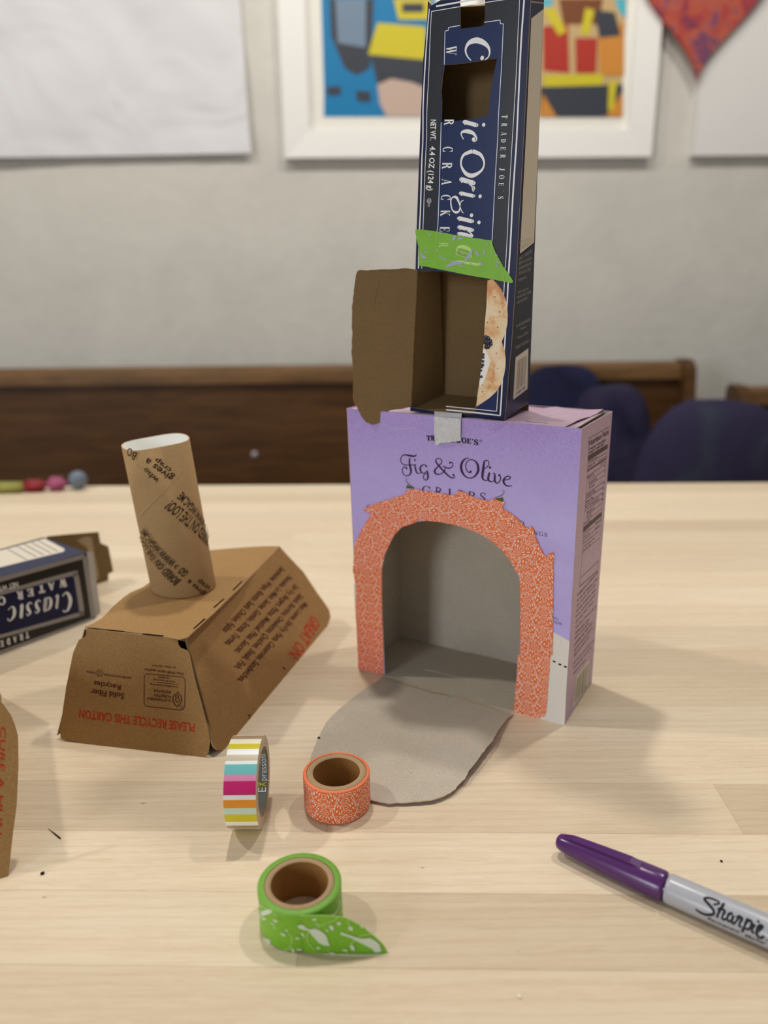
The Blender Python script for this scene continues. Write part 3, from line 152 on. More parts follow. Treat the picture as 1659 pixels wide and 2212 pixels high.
'green_leaves':[[[-12.88,14.46,0.346],[-11.54,14.91,0.951],[-10.27,15.24,0.346]],[[-14.17,12.18,0.277],[-13.31,12.27,0.761],[-12.49,12.31,0.277]],[[-12.55,11.49,0.173],[-12.39,10.65,0.475],[-12.23,9.81,0.173]],[[-9.18,9.27,0.346],[-8.04,9.05,0.951],[-6.93,8.76,0.346]],[[-7.25,11.15,0.311],[-6.58,11.3,0.856],[-5.92,11.42,0.311]],[[-15.12,-0.09,0.311],[-14.2,0.09,0.856],[-13.33,0.2,0.311]],[[-4.63,2.39,0.38],[-4.25,1.23,1.046],[-3.88,0.06,0.38]],[[-2.74,1.85,0.346],[-1.59,1.75,0.951],[-0.45,1.58,0.346]],[[-12.09,18.23,0.207],[-11.46,18.06,0.57],[-10.85,17.86,0.207]]],
'green_stems':[[[-24.48,14.39,0.346],[-18.35,17.81,0.346],[-13.69,18.71,0.346]],[[-6.62,10.51,0.346],[-4.76,8.71,0.346],[-4.69,5.56,0.346],[-5.94,2.21,0.346],[-8.28,0.3,0.346]]],
'green_birds2':[[[21.24,14.83],[19.4,14.37],[15.9,13.71],[13.2,13.11],[16.11,10.77],[18.69,11.29],[21.67,11.75]]],
'orange_axes':[[0.07654,-0.99707,0.0],[0.99707,0.07654,0.0]],
'paper':[[-1007.17,559.13],[-938.79,562.8],[-316.97,571.79],[-318.73,744.45],[-322.76,905.47]],
'f1':[[-233.74,558.47],[-133.53,655.03]],
'f2':[[676.25,554.74],[600.54,648.35],[397.65,649.63]],
'canvas':[[782.52,556.09],[777.9,902.49],[1033.95,558.5]],
'heart':[[767.7,720.68],[738.17,784.57],[664.12,883.44],[653.41,902.83],[917.48,902.11],[878.44,853.47],[818.27,784.22]],
'art1':[['blue',[[-135.88,652.98],[-127.26,904.94],[131.06,904.24],[132.75,651.29]]],['slate',[[-114.11,904.91],[-8.78,904.62],[-20.04,758.0],[-54.07,743.13],[-81.81,758.3],[-113.27,827.63]]],['steel',[[-99.87,904.87],[-28.55,904.68],[-30.45,802.75],[-97.05,812.87]]],['slate',[[-19.53,787.87],[126.25,782.27],[126.66,711.87],[47.31,732.55],[-3.67,722.71]]],['yellow',[[-1.8,854.51],[112.52,846.33],[117.29,775.34],[-25.13,787.9]]],['yellow',[[37.41,904.5],[125.54,904.26],[125.79,860.88],[48.13,861.14]]],['slate',[[57.17,894.86],[109.03,894.72],[109.09,875.46],[57.07,875.62]]],['pink',[[-3.67,722.71],[30.38,735.66],[81.24,727.32],[132.38,706.75],[132.75,651.29],[18.19,652.01],[1.44,681.96]]],['slate',[[-126.88,718.31],[-94.1,720.16],[-91.22,701.89],[-125.22,700.04]]],['slate',[[-57.07,709.82],[-20.89,707.59],[-21.26,685.17],[-53.03,687.4]]]],
'art2':[['tan',[[299.52,650.25],[291.39,903.81],[582.94,903.02],[602.87,648.34]]],['cyan',[[374.6,903.58],[419.07,903.46],[414.3,888.06],[380.96,886.22]]],['cyan',[[563.95,903.07],[591.88,902.99],[594.97,864.2],[577.36,873.99]]],['red',[[394.06,845.34],[455.52,850.02],[464.96,745.59],[400.86,750.95]]],['brown',[[430.19,903.43],[536.04,903.15],[528.57,849.76],[444.3,850.05]]],['yellow',[[394.66,879.41],[420.08,884.17],[452.99,835.32],[434.4,825.55]]],['yellow',[[494.9,883.95],[517.6,879.04],[505.43,825.28],[487.07,830.27]]],['red',[[474.14,820.46],[528.35,820.25],[530.07,745.27],[480.94,745.51]]],['orange',[[528.91,844.86],[590.5,849.55],[599.14,739.86],[538.43,740.17]]],['slate',[[517.6,879.04],[566.14,874.03],[584.52,824.98],[532.87,820.24]]],['yellow',[[401.34,740.85],[547.37,743.16],[549.53,712.64],[404.96,713.42]]],['slate',[[394.56,715.51],[597.3,719.53],[602.87,648.34],[397.65,649.63]]],['orange',[[397.65,649.63],[401.01,700.16],[438.14,649.37]]],['orange',[[559.87,648.61],[598.5,704.19],[602.87,648.34]]],['yellow',[[562.44,724.81],[582.72,729.79],[578.53,663.05],[564.62,663.14]]]],
'pew':[[-931.76,71.66],[734.48,68.35],[758.88,49.19],[779.35,15.37],[800.03,-18.81],[823.06,-41.89],[865.15,5.39],[944.98,-9.08],[678.43,68.99]],
'knob':[-323.65,-148.3],
'cush':[[0.4451,1.72,-0.0952],[0.5174,1.66,-0.0991],[0.6855,1.62,-0.1026]],
'toys':[[-0.5077,1.0191,0.0],[-0.473,1.0224,0.0],[-0.4445,1.0259,0.0],[-0.4174,1.0321,0.0]],
'bits':[[-0.1756,0.3338,0.0],[-0.1662,0.3264,0.0],[-0.1652,0.3023,0.0],[0.1602,0.305,0.0],[0.0507,0.2333,0.0]],
'edge':[[-0.5342,1.0376,0.0],[0.5217,1.0095,0.0]],
}
# ------------------------------------------------------------------ materials
def srgb(c):
    return tuple(((v/255.0)/12.92 if v <= 10 else ((v/255.0+0.055)/1.055)**2.4) for v in c)+(1.0,)
MATS = {}
def mat(name, col, rough=0.6, spec=0.3, metal=0.0, build=None, coat=0.0):
    if name in MATS: return MATS[name]
    mt = bpy.data.materials.new(name); mt.use_nodes = True
    nt = mt.node_tree; b = nt.nodes['Principled BSDF']
    b.inputs['Base Color'].default_value = srgb(col); b.inputs['Roughness'].default_value = rough
    b.inputs['Specular IOR Level'].default_value = spec; b.inputs['Metallic'].default_value = metal
    b.inputs['Coat Weight'].default_value = coat
    if build: build(nt, b, srgb(col))
    MATS[name] = mt; return mt
def nd(nt, typ, **kw):
    n = nt.nodes.new(typ)
    for k, v in kw.items():
        if k.startswith('i_'):
            key = k[2:]; key = int(key) if key.isdigit() else key.replace('_', ' ')
            n.inputs[key].default_value = v
        else: setattr(n, k, v)
    return n
def ramp(nt, src, stops, interp='LINEAR'):
    r = nt.nodes.new('ShaderNodeValToRGB'); r.color_ramp.interpolation = interp
    e = r.color_ramp.elements
    while len(e) > 1: e.remove(e[-1])
    e[0].position, e[0].color = stops[0]
    for p, c in stops[1:]:
        q = e.new(p); q.color = c
    nt.links.new(src, r.inputs[0]); return r.outputs[0]
def mixc(nt, fac, a, b, mode='MIX'):
    n = nt.nodes.new('ShaderNodeMix'); n.data_type = 'RGBA'; n.blend_type = mode
    for sock, v in ((n.inputs['Factor'], fac), (n.inputs[6], a), (n.inputs[7], b)):
        if hasattr(v, 'is_linked'): nt.links.new(v, sock)
        else: sock.default_value = v
    return n.outputs[2]
def g(v): return (v, v, v, 1)
def coords(nt, kind='Position'):
    if kind == 'Position': return nt.nodes.new('ShaderNodeNewGeometry').outputs['Position']
    return nt.nodes.new('ShaderNodeTexCoord').outputs[kind]
def noise(nt, vec, scale, detail=3, dist=0.0, mapscale=None, rough=0.55):
    if mapscale:
        mp = nt.nodes.new('ShaderNodeMapping'); mp.inputs['Scale'].default_value = mapscale; nt.links.new(vec, mp.inputs[0]); vec = mp.outputs[0]
    n = nd(nt, 'ShaderNodeTexNoise', i_Scale=scale, i_Detail=detail, i_Distortion=dist, i_Roughness=rough)
    nt.links.new(vec, n.inputs['Vector']); return n.outputs[0]
def bump(nt, b, src, strength, dist):
    n = nd(nt, 'ShaderNodeBump', i_Strength=strength, i_Distance=dist); nt.links.new(src, n.inputs['Height']); nt.links.new(n.outputs[0], b.inputs['Normal'])

def fibre(amount=0.25, speck=0.5, scale=1400):
    def f(nt, b, c):
        p = coords(nt)
        n1 = noise(nt, p, scale, 4, 0.6); n2 = noise(nt, p, 60, 3); n3 = noise(nt, p, 3200, 2)
        d = tuple(v*(1-amount) for v in c[:3])+(1,); l = tuple(min(1, v*(1+amount)) for v in c[:3])+(1,)
        base = ramp(nt, n1, [(0.3, d), (0.7, l)])
        base = mixc(nt, ramp(nt, n2, [(0.3, g(0)), (0.7, g(0.35))]), base, tuple(v*0.82 for v in c[:3])+(1,))
        base = mixc(nt, ramp(nt, n3, [(0.70, g(0)), (0.76, g(speck))]), base, tuple(v*0.35 for v in c[:3])+(1,))
        nt.links.new(base, b.inputs['Base Color']); bump(nt, b, n1, 0.15, 0.0003)
    return f
def printed(amount=0.06, scale=900):
    def f(nt, b, c):
        n1 = noise(nt, coords(nt), scale, 3)
        nt.links.new(ramp(nt, n1, [(0.3, tuple(v*(1-amount) for v in c[:3])+(1,)), (0.7, tuple(min(1, v*(1+amount)) for v in c[:3])+(1,))]), b.inputs['Base Color'])
        bump(nt, b, n1, 0.12, 0.0002)
    return f
def lilac(nt, b, c):
    p = coords(nt); n1 = noise(nt, p, 22, 4, 0.8); n2 = noise(nt, p, 900, 2)
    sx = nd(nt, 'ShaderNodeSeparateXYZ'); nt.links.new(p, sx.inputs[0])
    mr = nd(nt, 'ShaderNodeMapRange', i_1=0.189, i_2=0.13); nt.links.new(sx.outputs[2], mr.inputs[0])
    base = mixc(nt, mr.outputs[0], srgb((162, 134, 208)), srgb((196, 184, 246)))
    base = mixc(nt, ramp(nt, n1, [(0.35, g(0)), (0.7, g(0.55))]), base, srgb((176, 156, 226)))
    base = mixc(nt, ramp(nt, n2, [(0.35, g(0)), (0.65, g(0.25))]), base, srgb((206, 196, 246)))
    nt.links.new(base, b.inputs['Base Color'])
def maple(nt, b, c):
    oi = nt.nodes.new('ShaderNodeObjectInfo')
    p = coords(nt)
    add = nd(nt, 'ShaderNodeVectorMath', operation='MULTIPLY_ADD')
    cb = nt.nodes.new('ShaderNodeCombineXYZ')
    for i in range(3): nt.links.new(oi.outputs['Random'], cb.inputs[i])
    nt.links.new(cb.outputs[0], add.inputs[0]); add.inputs[1].default_value = (37, 53, 19); nt.links.new(p, add.inputs[2])
    v = add.outputs[0]
    fine = noise(nt, v, 60, 5, 0.8, (1.0, 14, 14), 0.7)
    band = noise(nt, v, 9, 3, 0.9, (0.7, 12, 8))
    wv = nd(nt, 'ShaderNodeTexWave', i_Scale=34.0, i_Distortion=7.0, i_Detail=3.0, wave_type='BANDS', bands_direction='Y')
    wv.inputs['Detail Scale'].default_value = 0.5
    mp = nt.nodes.new('ShaderNodeMapping'); mp.inputs['Scale'].default_value = (0.28, 1.6, 1); nt.links.new(v, mp.inputs[0]); nt.links.new(mp.outputs[0], wv.inputs['Vector'])
    base = mixc(nt, ramp(nt, band, [(0.3, g(0)), (0.72, g(1))]), srgb((231, 214, 186)), srgb((222, 200, 170)))
    base = mixc(nt, ramp(nt, wv.outputs[0], [(0.6, g(0)), (1.0, g(0.22))]), base, srgb((204, 176, 142)))
    base = mixc(nt, ramp(nt, fine, [(0.40, g(0)), (0.64, g(0.42))]), base, srgb((243, 230, 206)))
    dk = noise(nt, v, 26, 4, 0.4, (2.2, 48, 30))
    base = mixc(nt, ramp(nt, dk, [(0.71, g(0)), (0.80, g(0.6))]), base, srgb((140, 112, 86)))
    fl = noise(nt, v, 170, 2, 0.2, (0.8, 2.6, 1))
    base = mixc(nt, ramp(nt, fl, [(0.77, g(0)), (0.81, g(0.7))]), base, srgb((120, 88, 70)))
    base = mixc(nt, 1.0, base, oi.outputs['Color'], 'MULTIPLY')
    nt.links.new(base, b.inputs['Base Color'])
    bump(nt, b, fine, 0.06, 0.0004)
def plaster(nt, b, c):
    p = coords(nt); n1 = noise(nt, p, 6, 6, 0.6, None, 0.65); n2 = noise(nt, p, 26, 5)
    nt.links.new(ramp(nt, n1, [(0.3, tuple(v*0.9 for v in c[:3])+(1,)), (0.7, c)]), b.inputs['Base Color']); bump(nt, b, n2, 0.4, 0.006)
def darkwood(nt, b, c):
    p = coords(nt); n1 = noise(nt, p, 6, 5, 0.6, (1, 9, 9))
    nt.links.new(ramp(nt, n1, [(0.3, tuple(v*0.6 for v in c[:3])+(1,)), (0.7, tuple(v*1.25 for v in c[:3])+(1,))]), b.inputs['Base Color'])
def mottled(cols, scale=18):
    def f(nt, b, c):
        n1 = noise(nt, coords(nt), scale, 3, 0.8)
        nt.links.new(ramp(nt, n1, [(0.28+0.44*i/(len(cols)-1), srgb(q)) for i, q in enumerate(cols)]), b.inputs['Base Color'])
    return f
def wrinkled(nt, b, c):
    p = coords(nt); n1 = noise(nt, p, 4, 2, 1.2); bump(nt, b, n1, 0.6, 0.03)
def toasted(nt, b, c):
    n1 = noise(nt, coords(nt), 95, 3, 0.5); n2 = noise(nt, coords(nt), 1500, 2)
    base = ramp(nt, n1, [(0.36, srgb((240, 224, 196))), (0.52, srgb((234, 205, 160))), (0.66, srgb((213, 148, 92)))])
    nt.links.new(mixc(nt, ramp(nt, n2, [(0.4, g(0)), (0.7, g(0.2))]), base, srgb((200, 150, 100))), b.inputs['Base Color'])
def tissue(nt, b, c):
    n1 = noise(nt, coords(nt), 420, 4, 0.8)
    nt.links.new(ramp(nt, n1, [(0.3, tuple(v*0.8 for v in c[:3])+(1,)), (0.65, c)]), b.inputs['Base Color']); bump(nt, b, n1, 0.3, 0.0004)

KRAFT = mat('kraft_board', (166, 129, 81), 0.7, 0.25, build=fibre(0.2, 0.5, 1000))
KRAFTD = mat('brown_board_inside', (128, 105, 72), 0.8, 0.15, build=fibre(0.14, 0.5, 1300))
KEDGE = mat('board_edge', (196, 168, 130), 0.85, 0.1)
GREYB = mat('grey_board', (194, 184, 168), 0.85, 0.12, build=fibre(0.2, 0.5, 1500))
TUBE = mat('tube_board', (170, 138, 96), 0.75, 0.2, build=fibre(0.12, 0.4, 1200))
WHITEIN = mat('white_paper', (222, 222, 216), 0.8, 0.2)
LILAC = mat('lilac_print', (174, 150, 208), 0.5, 0.35, build=lilac)
PINKL = mat('pinkish_lilac_print', (196, 166, 190), 0.45, 0.4, build=printed(0.05, 500))
NAVY = mat('navy_print', (17, 24, 66), 0.34, 0.25, build=printed(0.08, 1500))
NAVYP = mat('navy_panel_print', (22, 40, 88), 0.32, 0.25, build=printed(0.12, 1500))
CHAR = mat('charcoal_print', (42, 46, 54), 0.32, 0.25, build=printed(0.14, 1500))
BLACKN = mat('black_print', (24, 22, 26), 0.4, 0.4)
WHITEP = mat('white_print', (240, 242, 246), 0.4, 0.4)
OFFW = mat('off_white_print', (222, 212, 194), 0.5, 0.3)
PLUM = mat('plum_ink', (58, 16, 70), 0.5, 0.3)
INK = mat('black_ink', (28, 22, 26), 0.5, 0.3)
BROWNINK = mat('maroon_ink', (74, 26, 20), 0.6, 0.2)
TUBEINK = mat('dark_brown_ink', (60, 44, 32), 0.6, 0.2)
REDINK = mat('red_ink', (190, 52, 30), 0.6, 0.2)
SIDEINK = mat('side_panel_ink', (70, 44, 50), 0.5, 0.3)
GREYINK = mat('silver_grey_ink', (176, 172, 164), 0.45, 0.3)
LFGREY = mat('grey_border_print', (150, 146, 146), 0.4, 0.4)
LEAFG = mat('leaf_green_print', (84, 104, 34), 0.5, 0.3)
STEMG = mat('stem_grey_print', (98, 92, 96), 0.5, 0.3)
CREASE = mat('crease_white', (206, 190, 222), 0.7, 0.2)
SCORE = mat('board_score', (190, 174, 152), 0.8, 0.1)
KSCORE = mat('kraft_score', (150, 116, 76), 0.8, 0.1)
HOLE = mat('dark_slit', (18, 12, 8), 0.9, 0.05)
def tinted(nt, b, c):
    oi = nt.nodes.new('ShaderNodeObjectInfo'); n1 = noise(nt, coords(nt), 700, 2)
    base = mixc(nt, ramp(nt, n1, [(0.35, g(0)), (0.65, g(0.3))]), c, tuple(v*0.9 for v in c[:3])+(1,))
    nt.links.new(mixc(nt, 1.0, base, oi.outputs['Color'], 'MULTIPLY'), b.inputs['Base Color'])
DAM = mat('orange_tape', (240, 122, 66), 0.5, 0.35, build=tinted)
DAMW = mat('white_damask_print', (248, 230, 222), 0.5, 0.35, build=tinted)
DAMR = mat('orange_roll_tape', (240, 112, 48), 0.45, 0.4, build=tinted)
MASK = mat('white_masking_tape', (214, 216, 220), 0.75, 0.2, build=tissue)
GREEN = mat('green_tape', (124, 186, 44), 0.38, 0.4, build=printed(0.05, 200))
GREENS = mat('green_tape_side', (118, 172, 62), 0.5, 0.35, build=printed(0.08, 900))
GREENL = mat('pale_green_print', (186, 224, 130), 0.4, 0.4)
GREENLINE = mat('light_green_show_through', (160, 208, 70), 0.38, 0.4)
BIRDW = mat('white_bird_print', (216, 228, 206), 0.45, 0.35)
BIRDL = mat('lavender_bird_print', (164, 172, 196), 0.4, 0.4)
CORE = mat('core_board', (176, 148, 114), 0.85, 0.1, build=fibre(0.12, 0.4, 1600))
COREIN = mat('core_board_inside', (158, 116, 64), 0.8, 0.15, build=fibre(0.12, 0.4, 1600))
ORSIDE = mat('orange_tape_side', (240, 128, 84), 0.5, 0.3)
CRACK = mat('cracker_print', (236, 205, 160), 0.4, 0.4, build=toasted)
CREAM = mat('cream_print', (240, 238, 234), 0.4, 0.4)
BERRY = mat('berry_print', (34, 24, 40), 0.35, 0.5)
BERRYL = mat('berry_glint_print', (150, 140, 160), 0.4, 0.4)
DIMPLE = mat('cracker_hole_print', (138, 96, 66), 0.5, 0.3)
PURPLE = mat('purple_plastic', (84, 40, 104), 0.22, 0.5)
BARREL = mat('grey_plastic_barrel', (176, 178, 186), 0.28, 0.5)
MAPLE = mat('maple_wood', (222, 196, 158), 0.38, 0.35, build=maple)
WALLM = mat('wall_plaster', (214, 211, 203), 0.9, 0.1, build=plaster)
FLOORM = mat('floor_wood', (120, 92, 66), 0.5, 0.3, build=darkwood)
PEWM = mat('dark_pew_wood', (90, 60, 31), 0.45, 0.3, build=darkwood)
PEWL = mat('pew_rail_wood', (120, 88, 54), 0.4, 0.35, build=darkwood)
FRAMEW = mat('white_frame', (238, 237, 234), 0.5, 0.3)
MATB = mat('white_mount', (232, 230, 222), 0.8, 0.2)
PAPERW = mat('white_crumpled_paper', (218, 218, 221), 0.75, 0.2, build=wrinkled)
CANVASW = mat('white_canvas', (226, 224, 222), 0.8, 0.2)
HEARTM = mat('painted_heart', (170, 50, 50), 0.6, 0.3, build=mottled([(110, 56, 84), (168, 62, 62), (186, 92, 66), (96, 66, 104), (172, 70, 72)], 22))

# ------------------------------------------------------------------ building helpers
class Fr:
    def __init__(s, v): s.O, s.U, s.V, s.N = [Vector(x) for x in v]
    def p(s, u, v, off=0.0): return s.O + s.U*(u*0.001) + s.V*(v*0.001) + s.N*off
    def shifted(s, off): return Fr([s.O+s.N*off, s.U, s.V, s.N])
class Cy:                                    # wraps (s along arc, t along axis) in mm onto a cylinder
    def __init__(c, base, ax, f, rt, r, axis_first=False):
        c.b, c.a, c.f, c.r_, c.r, c.af = Vector(base), Vector(ax), Vector(f), Vector(rt), r, axis_first
    def p(c, s, t, off=0.0):
        if c.af: s, t = t, s
        a = s*0.001/c.r; return c.b + c.a*(t*0.001) + (c.f*math.cos(a)+c.r_*math.sin(a))*(c.r+off)
F = {k: Fr(v) for k, v in FRAMES.items()}
def empty(name, loc, label, cat, group=None):
    o = bpy.data.objects.new(name, None); o.empty_display_size = 0.02; o.location = loc; COL.objects.link(o)
    o['label'] = label; o['category'] = cat
    if group: o['group'] = group
    return o
def origin_of(o):
    v = Vector((0, 0, 0))
    while o is not None: v = v + o.location; o = o.parent
    return v
def mesh(name, verts, faces, mats, parent=None, fm=None, uvs=None, smooth=False, label=None, loc=None):
    base = origin_of(parent) if parent else (Vector(loc) if loc is not None else Vector((0, 0, 0)))
    me = bpy.data.meshes.new(name); me.from_pydata([Vector(v)-base for v in verts], [], faces)
    for mt in (mats if isinstance(mats, (list, tuple)) else [mats]): me.materials.append(mt)
    if fm: me.polygons.foreach_set('material_index', fm)
    if uvs:
        l = me.uv_layers.new(name='UVMap')
        for lp in me.loops: l.data[lp.index].uv = uvs[lp.vertex_index]
    if smooth: me.polygons.foreach_set('use_smooth', [True]*len(me.polygons))
    me.update()
    o = bpy.data.objects.new(name, me); COL.objects.link(o)
    if parent: o.parent = parent
    elif loc is not None: o.location = loc
    if label: o['label'] = label
    return o
class MB:
    def __init__(s): s.v, s.f, s.m, s.uv = [], [], [], []
    def add(s, v, f, mi=0, uv=None):
        k = len(s.v); s.v += [Vector(x) for x in v]; s.f += [tuple(i+k for i in q) for q in f]; s.m += [mi]*len(f)
        s.uv += uv if uv else [(0, 0)]*len(v)
    def box(s, c, d, mi=0, R=None):
        vs = []
        for x in (-1, 1):
            for y in (-1, 1):
                for z in (-1, 1):
                    q = Vector((x*d[0]/2, y*d[1]/2, z*d[2]/2)); vs.append((R @ q if R else q)+Vector(c))
        s.add(vs, [(0, 1, 3, 2), (4, 6, 7, 5), (0, 4, 5, 1), (2, 3, 7, 6), (0, 2, 6, 4), (1, 5, 7, 3)], mi)
    def build(s, name, mats, parent=None, smooth=False, label=None, loc=None):
        return mesh(name, s.v, s.f, mats, parent, s.m, s.uv, smooth, label, loc)
def tess(rings):
    flat = [p for r in rings for p in r]
    tris = tessellate_polygon([[Vector((p[0], p[1], 0)) for p in r] for r in rings])
    out = []
    for t in tris:
        a, b, c = [flat[i] for i in t]
        if (b[0]-a[0])*(c[1]-a[1])-(b[1]-a[1])*(c[0]-a[0]) < 0: t = (t[0], t[2], t[1])
        out.append(tuple(t))
    return flat, out
def densify(ring, step):
    out = []
    for i, a in enumerate(ring):
        b = ring[(i+1) % len(ring)]; n = max(1, int(math.hypot(b[0]-a[0], b[1]-a[1])/step))
        out += [(a[0]+(b[0]-a[0])*k/n, a[1]+(b[1]-a[1])*k/n) for k in range(n)]
    return out
def jag(ring, amp, step=1.2, sel=None):
    r = densify(ring, step)
    return [(p[0]+random.uniform(-amp, amp), p[1]+random.uniform(-amp, amp)) if (sel is None or sel(p)) else p for p in r]
def panel(name, fr, rings, th, mats, parent=None, label=None, off=0.0, warp=None):
    """a sheet of board: mats = [front, back, edge]; rings = outline and holes in mm on the frame"""
    flat, tris = tess(rings); n = len(flat)
    w = warp or (lambda u, v: 0.0)
    v = [fr.p(p[0], p[1], off+w(*p)) for p in flat]+[fr.p(p[0], p[1], off-th+w(*p)) for p in flat]
    f = list(tris)+[tuple(reversed([i+n for i in t])) for t in tris]; fm = [0]*len(tris)+[1]*len(tris)
    k = 0
    for r in rings:
        for i in range(len(r)):
            a, b = k+i, k+(i+1) % len(r); f.append((a, b, b+n, a+n)); fm.append(2)
        k += len(r)
    return mesh(name, v, f, mats, parent, fm, [(p[0], p[1]) for p in flat]*2, label=label)
def decal(name, fr, polys, mt, parent, off=0.00008, label=None, step=None):
    b = MB()
    for p in polys:
        if step: p = densify(p, step)
        flat, tris = tess([p]); b.add([fr.p(q[0], q[1], off) for q in flat], tris, 0, [(q[0], q[1]) for q in flat])
    return b.build(name, mt, parent, label=label)
def cr(pts, sub=5):
    if len(pts) < 3: return pts
    P = [pts[0]]+list(pts)+[pts[-1]]; out = []
    for i in range(1, len(P)-2):
        for k in range(sub):
            t = k/sub
            out.append(tuple(0.5*(2*b+(c-a)*t+(2*a-5*b+4*c-d)*t*t+(3*b-a-3*c+d)*t**3) for a, b, c, d in zip(P[i-1], P[i], P[i+1], P[i+2])))
    return out+[tuple(pts[-1])]
def ribbon(b, fr, pts, off, sub=5, smooth=True, mi=0):
    p = cr([tuple(q) for q in pts], sub) if smooth else [tuple(q) for q in pts]
    L, R = [], []
    for i, q in enumerate(p):
        a, c = p[max(0, i-1)], p[min(len(p)-1, i+1)]; dx, dy = c[0]-a[0], c[1]-a[1]; l = math.hypot(dx, dy) or 1
        nx, ny = -dy/l*q[2]/2, dx/l*q[2]/2
        L.append(fr.p(q[0]+nx, q[1]+ny, off)); R.append(fr.p(q[0]-nx, q[1]-ny, off))
    n = len(p); b.add(L+R, [(i, n+i, n+i+1, i+1) for i in range(n-1)], mi)
def disc(b, fr, d, off, n=12, mi=0):
    r = d[2]
    b.add([fr.p(d[0]+r*math.cos(2*math.pi*i/n), d[1]+r*math.sin(2*math.pi*i/n), off) for i in range(n)], [tuple(range(n))], mi)
def ring(b, fr, d, off, w):
    pts = [(d[0]+d[2]*math.cos(a*math.pi/8), d[1]+d[2]*math.sin(a*math.pi/8), w) for a in range(17)]
    ribbon(b, fr, pts, off, 2)
tpo = lambda L: [tuple(p) for p in L]
def inside(p, ring):
    x, y = p; c = False
    for (x0, y0), (x1, y1) in zip(ring, ring[1:]+ring[:1]):
        if (y0 > y) != (y1 > y) and x < (x1-x0)*(y-y0)/(y1-y0)+x0: c = not c
    return c
